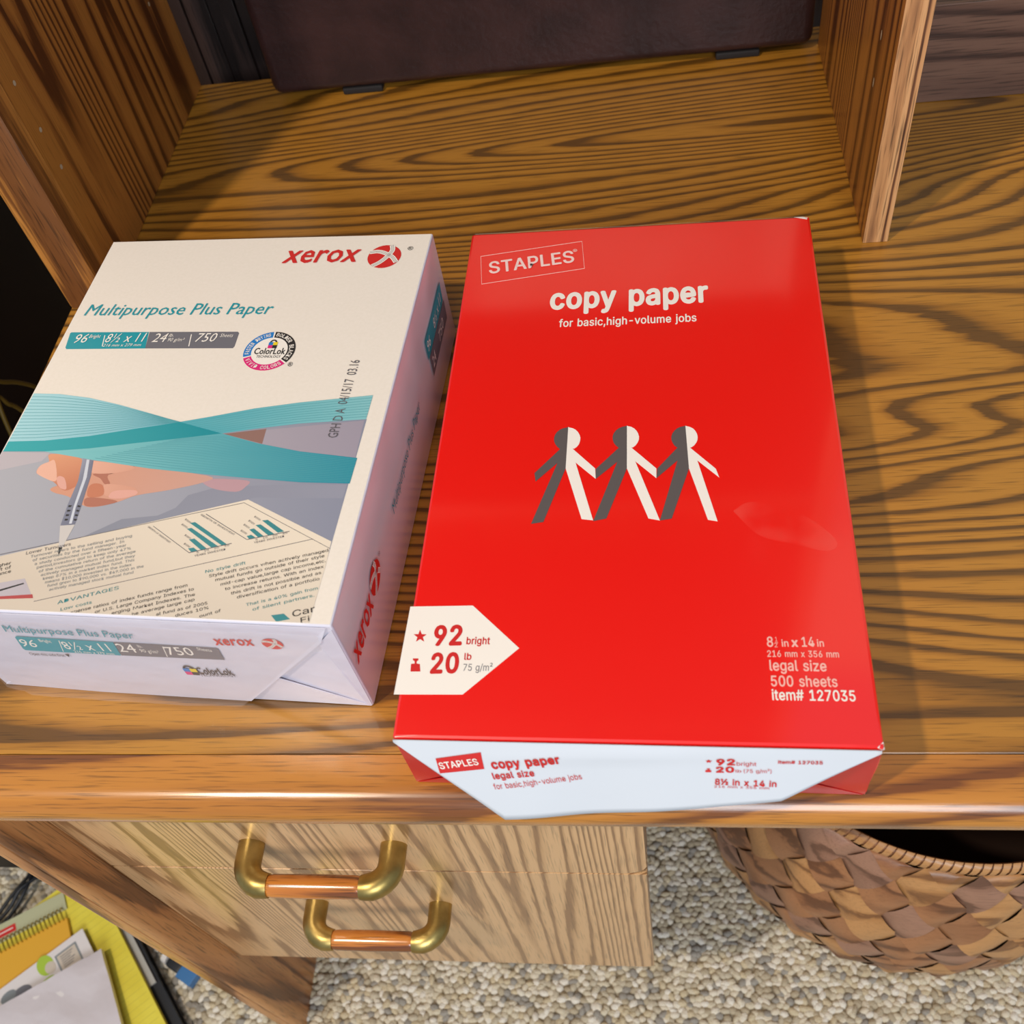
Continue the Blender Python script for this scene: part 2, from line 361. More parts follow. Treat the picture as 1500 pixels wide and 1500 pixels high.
D['SF_poly'] = [
 ('red',1,[(19.4,-11.4),(41.2,-6.6),(41.6,-17.7),(20.1,-21.4)]),
 ('red',1,[(143.7,-7.5),(144.1,-8.3),(145.3,-8.3),(144.4,-8.9),(144.7,-9.8),(143.8,-9.3),(142.8,-9.8),(143.1,-8.9),(142.2,-8.4),(143.3,-8.3)]),
 ('red',1,[(142.9,-13.6),(144.4,-13.5),(144.4,-13.8),(144.0,-14.0),(143.9,-14.4),(144.8,-14.5),(145.0,-15.9),(142.3,-16.0),(142.4,-14.6),(143.4,-14.5),(143.3,-14.0),(142.9,-13.9)]),
]
D['ST'] = [
 ('STAPLES',15.7,317.4,70.2,324.8,11.06,'pale','b'),
 ('®',69.1,333.3,71.8,333.9,3.58,'pale',''),
 ('copy paper',56.6,282.1,152.8,282.9,13.12,'white','Bx'),
 ('for basic,high-volume jobs',63.2,266.0,145.2,266.3,6.43,'white','b'),
 ('92',13.4,48.2,27.6,48.7,10.44,'red','B'),
 ('bright',29.8,48.9,41.4,49.0,3.81,'red','b'),
 ('20',13.8,33.2,27.6,33.7,10.26,'red','B'),
 ('lb',29.7,40.4,33.2,40.5,3.55,'red','b'),
 ('75 g/m²',29.8,34.5,43.9,34.7,3.68,'grey',''),
 ('8',171.8,48.9,174.7,48.9,5.1,'pink','b'),
 ('1',175.7,51.6,176.6,51.6,2.38,'pink',''),
 ('2',175.2,48.5,176.6,48.6,2.36,'pink',''),
 ('in',178.5,48.9,181.6,49.0,3.63,'pink','b'),
 ('x',182.8,49.0,185.9,49.0,4.36,'pink','B'),
 ('14',187.5,49.0,193.2,49.1,4.9,'pink','b'),
 ('in',194.3,49.1,197.4,49.1,3.61,'pink','b'),
 ('216 mm x 356 mm',171.6,43.6,203.5,43.6,3.23,'pink','b'),
 ('legal size',172.2,36.6,197.4,36.5,5.31,'pink','b'),
 ('500 sheets',172.3,28.7,201.4,28.8,5.2,'pink','b'),
 ('item# 127035',172.3,21.9,208.4,21.9,5.12,'white','b'),
]
D['ST_frame'] = [
 (8.5,334.8),
 (74.1,344.6),
 (76.7,318.1),
 (11.7,307.9),
]
D['ST_poly'] = [
 ('white',1,[(-1.0,70.0),(30.8,70.7),(55.9,47.0),(31.0,22.2),(-2.2,21.7)]),
 ('pink',1,[(175.5,51.1),(176.9,51.1),(176.9,50.8),(175.5,50.8)]),
 ('red',2,[(5.8,56.8),(7.0,54.3),(9.5,54.2),(7.8,52.6),(8.8,50.1),(6.5,51.5),(4.7,50.1),(5.0,52.6),(2.9,54.2),(5.3,54.3)]),
 ('red',2,[(4.4,40.9),(7.2,40.9),(7.3,39.9),(6.6,39.5),(6.6,38.2),(8.3,37.9),(9.1,33.9),(4.2,33.8),(3.9,37.9),(5.7,38.2),(5.4,39.5),(4.6,39.9)]),
 ('dark',1,[(72.8,186.3),(72.1,185.9),(70.0,185.4),(68.2,184.4),(66.7,182.8),(65.7,180.8),(65.3,178.6),(65.4,176.2),(66.2,174.0),(67.4,172.0),(69.0,170.4),(68.9,170.2),(56.0,153.9),(57.0,148.1),(68.1,160.6),(56.5,120.2),(62.9,121.3),(72.8,156.8)]),
 ('white',1,[(72.8,186.3),(72.8,156.8),(82.8,122.9),(88.8,122.0),(78.0,160.7),(89.3,149.2),(88.7,156.4),(76.0,170.4),(76.9,170.5),(78.3,171.8),(79.3,173.6),(79.8,175.8),(79.9,178.1),(79.4,180.3),(78.4,182.4),(77.0,184.1),(75.3,185.3),(73.4,185.8)]),
 ('dark',1,[(105.3,186.2),(104.6,185.8),(102.5,185.3),(100.7,184.3),(99.2,182.7),(98.1,180.8),(97.6,178.5),(97.7,176.2),(98.3,174.0),(99.5,172.0),(101.1,170.4),(100.9,170.2),(89.0,155.9),(89.3,149.2),(100.5,160.7),(88.8,121.5),(95.6,123.1),(105.7,156.0)]),
 ('white',1,[(105.3,186.2),(105.7,156.0),(117.2,122.8),(123.0,121.5),(110.1,160.8),(121.3,149.0),(121.3,155.6),(107.9,170.4),(108.8,170.5),(110.2,171.9),(111.2,173.7),(111.9,175.8),(112.0,178.0),(111.5,180.3),(110.6,182.3),(109.3,184.0),(107.7,185.2),(105.8,185.8)]),
 ('dark',1,[(137.1,185.1),(136.5,184.8),(134.4,184.3),(132.6,183.3),(131.1,181.7),(130.0,179.8),(129.4,177.6),(129.4,175.3),(130.0,173.1),(131.0,171.1),(132.5,169.6),(132.4,169.4),(121.8,155.6),(121.3,149.0),(132.5,160.8),(123.0,121.5),(129.0,122.6),(138.4,155.2)]),
 ('white',1,[(137.1,185.1),(138.4,155.2),(147.2,121.6),(152.0,120.5),(142.9,160.5),(153.9,148.7),(152.3,154.7),(139.2,169.5),(140.1,169.7),(141.5,171.0),(142.6,172.8),(143.3,174.8),(143.5,177.1),(143.1,179.3),(142.3,181.3),(141.1,183.0),(139.5,184.1),(137.7,184.7)]),
]
D['XF'] = [
 ('Multipurpose Plus Paper',39.5,65.7,111.2,65.0,6.26,'teal','i'),
 ('96',41.7,51.2,50.2,50.9,7.54,'white','i'),
 ('Bright',54.1,56.9,60.6,56.4,3.03,'white',''),
 ('8½ x 11',65.7,50.7,91.4,50.7,7.64,'white',''),
 ('216 mm x 279 mm',68.9,47.3,91.3,46.8,2.43,'white',''),
 ('24',96.4,50.9,106.1,50.8,8.19,'white',''),
 ('lb.',108.7,56.3,111.1,56.3,2.6,'white',''),
 ('90 g/m²',107.9,51.5,118.1,50.9,3.29,'white',''),
 ('750',122.9,50.2,137.6,50.9,7.91,'white',''),
 ('Sheets',140.8,56.7,148.4,55.6,2.97,'white',''),
 ('xerox',153.0,62.8,174.4,64.0,5.63,'red','bxi'),
 ('ColorLok',131.7,31.0,151.5,31.8,6.64,'dark','b'),
 ('TECHNOLOGY',131.8,28.4,152.2,29.8,2.42,'dark',''),
 ('Open this side first ▼',40.4,41.9,64.1,42.0,2.76,'dark',''),
]
D['XF_lock'] = [
 (127.6,33.5),
 (132.7,33.5),
 (129.2,38.9),
]
D['XF_poly'] = [
 ('teal',1,[(43.0,61.4),(96.4,60.1),(94.6,46.5),(40.1,46.8),(39.5,48.4),(41.5,60.1)]),
 ('grey',1,[(96.7,60.1),(152.0,59.5),(152.7,58.4),(152.0,47.6),(94.9,46.6)]),
 ('white',2,[(65.6,59.1),(66.1,59.1),(62.6,47.6),(62.2,47.5)]),
 ('white',2,[(122.6,58.5),(123.1,58.5),(121.1,47.8),(120.7,47.8)]),
]
D['XF_sphere'] = [
 (183.8,66.5),
 (188.8,66.5),
 (185.5,71.4),
]
D['XT'] = [
 ('xerox',124.9,255.7,174.9,255.5,10.97,'red','bxi'),
 ('®',204.4,265.1,208.0,265.0,3.33,'dark',''),
 ('Multipurpose Plus Paper',7.1,210.3,130.9,209.7,9.77,'teal','i'),
 ('96',10.2,186.2,18.2,186.7,7.39,'white','i'),
 ('Bright',18.5,190.5,26.1,190.5,2.84,'white','i'),
 ('8½ x 11',30.4,186.6,56.0,187.1,7.26,'white','i'),
 ('216 mm x 279 mm',30.6,183.0,55.4,183.3,2.3,'white','i'),
 ('24',61.1,186.6,70.1,186.7,7.19,'white','i'),
 ('lb.',70.8,191.0,73.9,191.0,2.54,'white','i'),
 ('90 g/m²',71.3,187.2,81.8,187.1,2.78,'white','i'),
 ('750',89.1,186.6,102.0,186.7,7.1,'white','i'),
 ('Sheets',103.7,190.5,111.9,190.4,2.77,'white','i'),
 ('ColorLok',129.0,176.2,148.1,176.1,4.88,'dark','b'),
 ('TECHNOLOGY',131.4,173.3,146.3,173.2,1.93,'dark',''),
 ('®',152.3,166.3,155.2,166.3,3.32,'dark',''),
 ('GPH D A  04/15/17  03.16',194.5,113.8,194.7,171.1,5.5,'ink',''),
]
D['XT_lock'] = [
 (138.2,183.2),
 (141.3,183.4),
 (137.8,186.9),
]
D['XT_poly'] = [
 ('teal',1,[(4.8,195.8),(56.3,195.5),(58.8,181.6),(7.1,181.4),(6.0,182.7),(4.1,195.1)]),
 ('grey',1,[(56.7,195.5),(113.7,195.1),(114.9,193.9),(115.3,182.9),(114.6,181.4),(58.8,181.6)]),
 ('white',2,[(27.9,193.0),(28.5,193.0),(30.4,183.5),(29.8,183.5)]),
 ('white',2,[(84.4,193.2),(85.0,193.2),(86.6,183.1),(86.0,183.1)]),
 ('ribA',4,[(1.4,145.1),(18.1,144.7),(38.5,141.8),(59.3,136.6),(80.1,130.4),(100.5,124.1),(87.9,121.3),(75.2,118.8),(49.8,113.2),(23.6,109.5),(1.5,108.5)]),
 ('ribD',4,[(1.5,108.5),(23.6,109.5),(49.8,113.2),(75.2,118.8),(87.9,121.3),(100.5,124.1),(127.9,116.1),(104.5,112.2),(79.0,108.4),(53.4,104.3),(26.9,101.7),(1.4,101.3)]),
 ('ribB',4,[(100.5,124.1),(117.1,128.0),(141.9,134.4),(167.1,139.0),(207.9,144.6),(207.7,127.1),(171.0,123.7),(146.2,119.6),(127.9,116.1)]),
 ('ribC',4,[(127.9,116.1),(150.8,109.4),(176.0,104.2),(208.6,100.3),(208.3,83.4),(181.3,83.6),(156.0,85.4),(130.0,87.4),(94.2,90.9),(56.5,96.5),(28.9,101.3),(26.9,101.7),(53.4,104.3),(79.0,108.4),(104.5,112.2)]),
 ('phbg',1,[(-0.4,101.6),(26.9,110.3),(93.2,124.2),(208.0,127.2),(207.0,1.4),(-1.5,0.2)]),
 ('sleeve',2,[(128.5,115.8),(206.8,126.3),(207.5,100.4),(176.7,102.2),(153.4,108.6)]),
 ('cuffbrown',2.5,[(129.2,115.8),(152.8,119.7),(153.3,109.1)]),
 ('sleeve',2,[(-0.4,101.0),(30.9,100.8),(28.1,94.8),(5.3,88.0),(-3.3,86.1),(-7.5,95.0)]),
 ('phshade',1.5,[(73.2,45.8),(90.4,57.4),(109.5,60.2),(117.8,65.4),(122.1,73.8),(136.2,79.2),(165.3,81.5),(207.0,82.8),(206.7,74.0),(159.2,73.1),(113.6,56.8)]),
 ('sleevepink',2,[(127.3,84.5),(151.8,84.2),(152.3,80.0),(147.6,76.6),(133.4,78.8)]),
 ('skin',2,[(55.2,95.5),(84.0,92.5),(128.6,86.9),(128.4,82.6),(110.9,77.0),(93.2,72.9),(84.3,68.4),(73.8,65.0),(65.8,65.2),(53.8,71.2),(44.7,73.5),(42.1,76.9),(56.5,84.2)]),
 ('skinB',2.5,[(31.4,100.0),(51.4,96.9),(56.7,81.4),(54.6,76.9),(50.5,75.0),(46.0,77.2),(41.0,80.8),(31.8,84.6),(28.2,87.2),(28.7,91.7),(32.7,94.4)]),
 ('skinA',3,[(36.0,95.2),(42.0,83.9),(41.1,81.0),(31.8,84.6),(28.4,87.2),(28.7,91.7),(32.7,94.4)]),
 ('nail',3.2,[(42.3,82.8),(43.3,84.7),(47.1,83.0),(50.9,76.2),(48.1,76.1),(45.1,78.3)]),
 ('skinA',3,[(55.6,94.6),(60.1,95.6),(84.6,92.1),(79.2,88.2),(66.8,86.8),(60.3,87.8),(56.9,90.3)]),
 ('skinD',2.8,[(62.8,86.7),(79.2,88.2),(84.0,91.3),(84.0,92.5),(71.8,86.4),(74.9,80.4),(71.9,79.9),(68.1,83.5)]),
 ('skinB',3,[(63.5,77.9),(66.2,80.2),(71.1,79.0),(74.0,73.5),(71.3,71.2),(65.2,71.5)]),
 ('skinA',2.9,[(71.8,78.1),(74.3,80.0),(87.5,78.6),(92.0,76.3),(92.9,73.1),(82.1,71.9),(74.7,72.6)]),
 ('nail',3.1,[(78.6,75.0),(83.7,76.1),(91.7,76.0),(92.6,73.3),(85.8,70.7),(79.5,70.5),(77.4,71.8)]),
 ('skinD',2.8,[(65.2,70.6),(78.1,70.0),(83.6,68.2),(73.7,65.1),(66.1,65.4)]),
 ('pen',3.5,[(52.1,97.2),(59.2,95.8),(61.8,85.2),(64.2,65.1),(65.3,52.8),(61.4,52.7),(57.5,51.7),(56.0,65.8),(55.6,81.4)]),
 ('pentip',3.6,[(57.3,52.1),(65.4,53.0),(64.2,38.6),(62.1,38.7)]),
 ('dark',3.6,[(62.1,38.7),(64.3,38.6),(64.2,34.4),(63.5,34.6)]),
 ('penhi',3.7,[(54.8,96.5),(56.5,96.3),(59.7,84.3),(61.4,64.2),(63.4,53.6),(61.8,53.5),(59.9,65.0),(58.1,82.4)]),
 ('dark',3.8,[(56.8,65.4),(58.8,65.3),(58.5,64.3),(56.9,64.0)]),
 ('dark',3.8,[(62.1,65.5),(64.0,65.1),(63.6,64.2),(62.1,64.4)]),
 ('dark',3.8,[(57.3,62.4),(59.3,62.3),(59.0,61.3),(57.4,61.1)]),
 ('dark',3.8,[(62.6,62.6),(64.5,62.2),(64.1,61.3),(62.6,61.4)]),
 ('dark',3.8,[(57.8,59.5),(59.7,59.4),(59.5,58.4),(57.9,58.2)]),
 ('dark',3.8,[(63.0,59.7),(64.9,59.3),(64.6,58.4),(63.1,58.5)]),
 ('dark',3.8,[(58.3,56.6),(60.2,56.5),(60.0,55.5),(58.4,55.3)]),
 ('dark',3.8,[(63.5,56.8),(65.4,56.4),(65.0,55.5),(63.6,55.6)]),
 ('page',2,[(5.9,23.1),(31.2,31.9),(156.1,71.8),(207.0,47.3),(207.4,33.8),(207.0,1.4),(-1.5,0.2)]),
 ('sleeve',2.5,[(31.3,13.1),(38.5,16.1),(51.4,19.3),(60.5,8.4),(42.8,6.7),(34.6,6.1)]),
 ('bookred',2.7,[(33.7,8.0),(42.1,8.3),(59.6,10.3),(60.9,8.1),(42.8,6.7),(34.6,6.1)]),
 ('dark',2.7,[(35.5,10.3),(51.8,16.7),(52.5,16.1),(36.0,9.1)]),
 ('ink',2.6,[(11.5,27.0),(154.7,69.5),(154.5,69.8),(11.3,27.3)]),
 ('ink',2.6,[(154.6,69.5),(207.4,42.9),(207.4,43.2),(154.6,69.8)]),
 ('ink',2.6,[(62.2,6.1),(197.3,48.3),(197.1,48.6),(62.0,6.4)]),
 ('bar',2.6,[(133.1,40.5),(135.9,41.1),(139.1,39.0),(135.6,38.2)]),
 ('bar',2.6,[(131.8,45.8),(134.5,46.6),(143.6,40.4),(140.6,39.5)]),
 ('bar',2.6,[(128.4,52.4),(130.9,53.0),(148.6,42.4),(145.4,41.4)]),
 ('bar',2.6,[(129.0,56.0),(131.6,56.7),(153.0,43.7),(150.3,43.0)]),
 ('bar',2.6,[(162.0,49.0),(164.1,49.9),(166.9,48.3),(163.9,47.2)]),
 ('bar',2.6,[(162.2,53.0),(164.5,53.8),(171.2,49.1),(168.6,48.2)]),
 ('bar',2.6,[(164.8,55.8),(167.3,56.4),(176.6,50.5),(173.5,49.6)]),
 ('bar',2.6,[(167.4,58.8),(170.4,59.3),(181.0,52.5),(177.9,51.6)]),
 ('ink',2.6,[(109.5,53.3),(134.4,37.8),(134.5,38.1),(109.6,53.6)]),
 ('ink',2.6,[(134.5,37.7),(155.4,44.1),(155.2,44.5),(134.3,38.1)]),
 ('ink',2.6,[(135.9,61.7),(162.7,46.7),(162.8,47.0),(136.0,62.1)]),
 ('ink',2.6,[(162.9,46.7),(183.9,52.4),(183.7,52.8),(162.7,47.1)]),
 ('bar',2.6,[(187.3,4.3),(193.3,5.5),(197.2,2.7),(190.7,1.0)]),
]
D['XT_ring'] = [
 (138.1,178.8),
 (154.0,180.2),
 (135.4,194.9),
]
D['XT_sphere'] = [
 (190.9,259.8),
 (201.8,260.8),
 (189.8,270.8),
]
D['XT_stripes'] = [
 [(1.4,142.6),(13.6,142.4),(27.4,141.2),(42.3,139.2),(57.4,136.0),(72.0,132.1),(86.4,128.1),(100.5,124.1)],
 [(1.4,140.1),(13.9,139.9),(28.0,139.0),(43.1,137.3),(58.4,134.7),(72.8,131.3),(86.7,127.7),(100.5,124.1)],
 [(1.4,137.6),(14.2,137.5),(28.5,136.8),(43.9,135.5),(59.5,133.4),(73.5,130.4),(87.1,127.3),(100.5,124.1)],
 [(1.4,135.1),(14.4,135.1),(29.1,134.6),(44.7,133.6),(60.5,132.1),(74.3,129.6),(87.5,126.8),(100.5,124.1)],
 [(1.5,132.6),(14.7,132.7),(29.6,132.4),(45.6,131.8),(61.5,130.8),(75.0,128.7),(87.8,126.4),(100.5,124.1)],
 [(1.5,130.2),(15.0,130.3),(30.1,130.2),(46.4,130.0),(62.5,129.5),(75.8,127.8),(88.2,126.0),(100.5,124.1)],
 [(1.5,127.7),(15.2,127.9),(30.7,128.1),(47.2,128.2),(63.6,128.2),(76.5,127.0),(88.6,125.5),(100.5,124.1)],
 [(1.5,125.3),(15.5,125.5),(31.2,125.9),(48.0,126.4),(64.6,126.9),(77.3,126.1),(88.9,125.1),(100.5,124.1)],
 [(1.5,122.9),(15.7,123.2),(31.7,123.8),(48.8,124.6),(65.6,125.6),(78.0,125.3),(89.3,124.7),(100.5,124.1)],
 [(1.5,120.4),(16.0,120.8),(32.3,121.6),(49.6,122.8),(66.6,124.3),(78.8,124.4),(89.7,124.3),(100.5,124.1)],
 [(1.5,118.0),(16.3,118.5),(32.8,119.5),(50.3,121.0),(67.6,123.0),(79.5,123.6),(90.0,123.8),(100.5,124.1)],
 [(1.5,115.6),(16.5,116.2),(33.3,117.4),(51.1,119.2),(68.6,121.8),(80.2,122.7),(90.4,123.4),(100.5,124.1)],
 [(1.5,113.3),(16.8,113.8),(33.8,115.3),(51.9,117.5),(69.6,120.5),(81.0,121.9),(90.8,123.0),(100.5,124.1)],
 [(1.5,110.9),(17.0,111.5),(34.3,113.2),(52.7,115.7),(70.6,119.2),(81.7,121.1),(91.1,122.5),(100.5,124.1)],
 [(103.6,123.2),(112.9,125.4),(123.3,127.8),(136.9,131.3),(150.8,134.3),(165.0,136.8),(185.5,139.6),(207.9,142.6)],
 [(106.7,122.3),(115.8,124.4),(125.8,126.7),(139.0,129.9),(152.5,132.8),(166.4,135.2),(186.3,137.9),(207.9,140.6)],
 [(109.7,121.4),(118.7,123.4),(128.4,125.6),(141.1,128.6),(154.1,131.3),(167.8,133.6),(187.2,136.1),(207.9,138.7)],
 [(112.8,120.5),(121.6,122.4),(131.0,124.5),(143.1,127.3),(155.8,129.8),(169.3,132.0),(188.0,134.4),(207.8,136.7)],
 [(115.8,119.6),(124.4,121.5),(133.5,123.4),(145.2,126.0),(157.4,128.4),(170.7,130.5),(188.8,132.6),(207.8,134.8)],
 [(118.9,118.8),(127.3,120.5),(136.0,122.3),(147.2,124.7),(159.1,126.9),(172.1,128.9),(189.6,130.9),(207.8,132.9)],
 [(121.9,117.9),(130.1,119.5),(138.6,121.3),(149.2,123.4),(160.7,125.5),(173.5,127.3),(190.5,129.1),(207.8,130.9)],
 [(124.9,117.0),(132.9,118.6),(141.1,120.2),(151.3,122.1),(162.3,124.0),(174.9,125.8),(191.3,127.4),(207.8,129.0)],
 [(101.5,111.2),(115.4,113.1),(129.5,113.6),(144.0,109.8),(158.4,106.5),(172.8,103.6),(190.3,101.3),(208.6,99.2)],
 [(98.5,110.2),(112.9,111.8),(127.7,112.0),(143.6,108.2),(158.7,105.0),(173.2,102.3),(190.5,100.1),(208.5,98.1)],
 [(95.5,109.2),(110.4,110.5),(125.9,110.4),(143.2,106.7),(159.1,103.5),(173.5,100.9),(190.6,98.9),(208.5,97.1)],
 [(92.5,108.3),(107.9,109.1),(124.1,108.8),(142.9,105.1),(159.4,102.1),(173.8,99.6),(190.8,97.7),(208.5,96.0)],
 [(89.5,107.3),(105.4,107.8),(122.4,107.3),(142.5,103.6),(159.7,100.6),(174.2,98.2),(191.0,96.5),(208.5,95.0)],
 [(86.5,106.3),(102.9,106.5),(120.6,105.7),(142.2,102.0),(160.1,99.1),(174.5,96.9),(191.2,95.3),(208.5,93.9)],
 [(83.5,105.3),(100.4,105.1),(118.9,104.1),(141.8,100.5),(160.4,97.7),(174.8,95.6),(191.4,94.1),(208.4,92.8)],
 [(80.5,104.3),(98.0,103.8),(117.1,102.5),(141.5,99.0),(160.7,96.2),(175.1,94.3),(191.5,92.9),(208.4,91.8)],
 [(77.5,103.3),(95.5,102.5),(115.4,101.0),(141.1,97.5),(161.0,94.8),(175.5,92.9),(191.7,91.7),(208.4,90.7)],
 [(74.5,102.4),(93.0,101.2),(113.6,99.4),(140.7,95.9),(161.4,93.4),(175.8,91.6),(191.9,90.5),(208.4,89.7)],
 [(71.5,101.4),(90.5,99.9),(111.9,97.9),(140.4,94.4),(161.7,91.9),(176.1,90.3),(192.1,89.4),(208.4,88.6)],
 [(68.5,100.4),(88.1,98.5),(110.1,96.3),(140.0,92.9),(162.0,90.5),(176.5,89.0),(192.2,88.2),(208.3,87.6)],
 [(65.5,99.4),(85.6,97.2),(108.4,94.8),(139.7,91.4),(162.3,89.1),(176.8,87.7),(192.4,87.0),(208.3,86.5)],
 [(62.5,98.4),(83.1,95.9),(106.7,93.2),(139.3,89.9),(162.6,87.7),(177.1,86.4),(192.6,85.8),(208.3,85.5)],
 [(59.5,97.5),(80.7,94.6),(104.9,91.7),(139.0,88.4),(163.0,86.3),(177.4,85.1),(192.8,84.7),(208.3,84.5)],
]
D['XTdoc'] = [
 ('No style drift',147.0,26.2,166.3,32.2,1.78,'bar','b'),
 ('Style drift occurs when actively managed',149.7,23.8,206.9,41.2,1.76,'dark','b'),
 ('mutual funds go outside of their style',153.7,21.7,205.7,37.9,1.75,'dark','b'),
 ('mid-cap value,large cap income,etc.',157.2,19.3,207.1,35.1,1.74,'dark','b'),
 ('to increase returns. With an index',160.2,16.8,206.8,31.7,1.72,'dark','b'),
 ('this drift is not possible and as',164.0,14.5,206.4,28.2,1.71,'dark','b'),
 ('diversification of a portfolio',167.7,12.5,206.4,24.7,1.7,'dark','b'),
 ('That is a 40% gain from',173.5,8.5,206.8,19.4,1.67,'bar','b'),
 ('of silent partners.',177.5,6.2,206.1,15.4,1.66,'bar','b'),
 ('ADVANTAGES',75.5,5.1,104.7,15.1,2.02,'bar','b'),
 ('Low costs',78.7,1.5,93.5,6.4,1.76,'bar','b'),
 ('xpense ratios of index funds range from',84.6,0.1,140.1,18.2,1.75,'dark','b'),
 ('or U.S. Large Company Indexes to',97.4,1.0,144.1,16.2,1.74,'dark','b'),
 ('erging Market Indexes. The',106.4,0.7,145.7,13.2,1.72,'dark','b'),
 ('he average large cap',117.1,0.6,146.4,10.4,1.71,'dark','b'),
 ('al fund as of 2005',129.6,1.2,153.6,8.6,1.7,'dark','b'),
 ('duces 10%',139.6,1.0,155.0,6.2,1.68,'dark','b'),
 ('ount of',152.0,1.2,161.7,4.9,1.67,'dark','b'),
 ('gher',33.6,25.2,39.9,27.3,1.92,'dark','b'),
 ('ft of',34.7,22.7,41.0,24.8,1.91,'dark','b'),
 ('ance',35.9,20.2,42.1,22.4,1.9,'dark','b'),
 ('Lower Turnovers',45.8,33.4,68.4,39.9,1.93,'ink','b'),
 ('Turnover refers to the selling and buying',49.2,31.5,100.2,46.3,1.67,'fade',''),
 ('of securities by the fund manager. In',51.3,29.4,97.2,42.7,1.66,'fade',''),
 ('a study conducted over a fifteen-year',53.4,27.2,99.2,40.5,1.65,'fade',''),
 ('period,investors got to keep only 47%',55.5,25.1,102.4,38.7,1.64,'fade',''),
 ('of the cumulative return of the average',57.6,22.9,105.6,36.9,1.63,'fade',''),
 ('actively managed mutual fund,but they',59.6,20.8,106.3,34.3,1.62,'fade',''),
 ('keep 87% in a market index fund. This',61.7,18.7,106.9,31.8,1.61,'fade',''),
 ('means $10,000 invested in the index',63.8,16.6,106.4,29.0,1.6,'fade',''),
 ('fund grew to $90,000 vs. $49,000 in the',65.8,14.6,113.2,28.3,1.59,'fade',''),
 ('actively managed stock mutual fund',67.8,12.5,109.0,24.5,1.58,'fade',''),
 ('Car',198.2,3.8,208.4,7.3,3.39,'dark',''),
 ('Fi',203.0,0.9,207.0,2.2,2.8,'dark',''),
 ('YEARS INVESTED',138.1,35.5,153.3,40.0,1.16,'ink',''),
 ('YEARS INVESTED',167.2,44.5,181.9,48.9,1.16,'ink',''),
 ('5   10   20   30',138.7,37.6,154.5,42.7,0.97,'ink',''),
 ('5   10   20   30',167.5,46.4,183.0,51.1,0.97,'ink',''),
 ('$000',129.8,42.9,133.6,40.8,0.92,'ink',''),
 ('$000',128.5,48.1,132.3,45.9,0.93,'ink',''),
 ('$000',124.6,54.7,128.4,52.5,0.94,'ink',''),
 ('$000',125.4,57.9,129.2,55.6,0.95,'ink',''),
 ('$000',157.7,51.9,161.4,49.8,0.94,'ink',''),
 ('$000',158.2,55.6,161.8,53.4,0.94,'ink',''),
 ('$000',160.1,58.1,163.8,55.9,0.95,'ink',''),
 ('$000',162.5,60.7,166.2,58.5,0.95,'ink',''),
 ('GROWTH OF INVESTMENT',106.7,52.6,122.2,43.1,0.9,'ink',''),
 ('GROWTH OF INVESTMENT',133.2,61.0,155.1,49.0,0.98,'ink',''),
]

NAMES = dict(ribA='pale_ribbon_print', ribB='upper_ribbon_print', ribC='lower_ribbon_print', ribD='dark_ribbon_print', stripe='ribbon_line_print', phbg='tabletop_print', phshade='shadow_print',
  sleeve='sleeve_print', sleevepink='cuff_print', cuffbrown='wrist_print', skin='hand_print', skinA='finger_print', skinB='thumb_print', skinD='palm_print', nail='fingernail_print', pen='pen_print', pentip='pen_tip_print',
  penhi='pen_shine_print', page='page_print', bookred='booklet_print', bar='chart_print', ink='fine_line_print', fade='faded_print', dollgrey='paper_doll_print', dark='black_print', pale='logo_print')
FLOOR = -700.0

# ================================================================== SETTING
structure(box('floor', -1500, 1500, -1500, 900, FLOOR-30, FLOOR, m_floor, None, 0))
structure(box('wall_back', -1500, 1500, 780, 820, FLOOR, 1500, m_wall, None, 0))
# ribbed wainscot strips on the back wall
bm = bmesh.new()
for i in range(70): add_box(bm, 300+i*9, 306+i*9, 774, 780, -40, 700)
structure(finish('trim_1', bm, m_wall))

# ================================================================== DESK
desk = thing('desk', 'golden oak desk with rounded front edge, two drawers and brass handles', 'desk', (0, 0, FLOOR))
DZ = -FLOOR                                   # desktop height above the desk's base
def up(pr): return [(y, z+DZ) for y, z in pr]
box('desktop', -309, 1100, 14.6, 669, DZ-25, DZ, m_top, desk, 0.5, 1)
prof = [(14, 0), (13.4, -0.0), (-2, 0)]
prof += [(-2-14*math.sin(math.radians(a)), -13+13*math.cos(math.radians(a))) for a in range(12, 97, 7)]
prof += [(-15.6, -18), (-14.4, -22), (-11.5, -24.6), (-8, -25.4), (14, -25.4)]
extrude_profile('front_edging', up(prof), -309, 1100, 0, m_edge, desk, 30)
# left side panel with rounded nose and a groove along it
sp = box('side_panel', -290, -267, 16, 640, 0, DZ-25.2, m_leg, desk, 1)
nose = [(-267, 16), (-267, -2), (-268.5, -5), (-271, -6.5), (-273, -6.5), (-274, -4.5), (-275, -6.5), (-282, -8), (-287, -6), (-290, -2), (-290.5, 2), (-290.5, 16)]
extrude_profile('side_nosing', nose, 2, DZ-25.6, 2, m_leg, desk, 50)
box('right_side_panel', 1040, 1064, 10, 640, 0, DZ-25.2, m_leg, desk, 1)
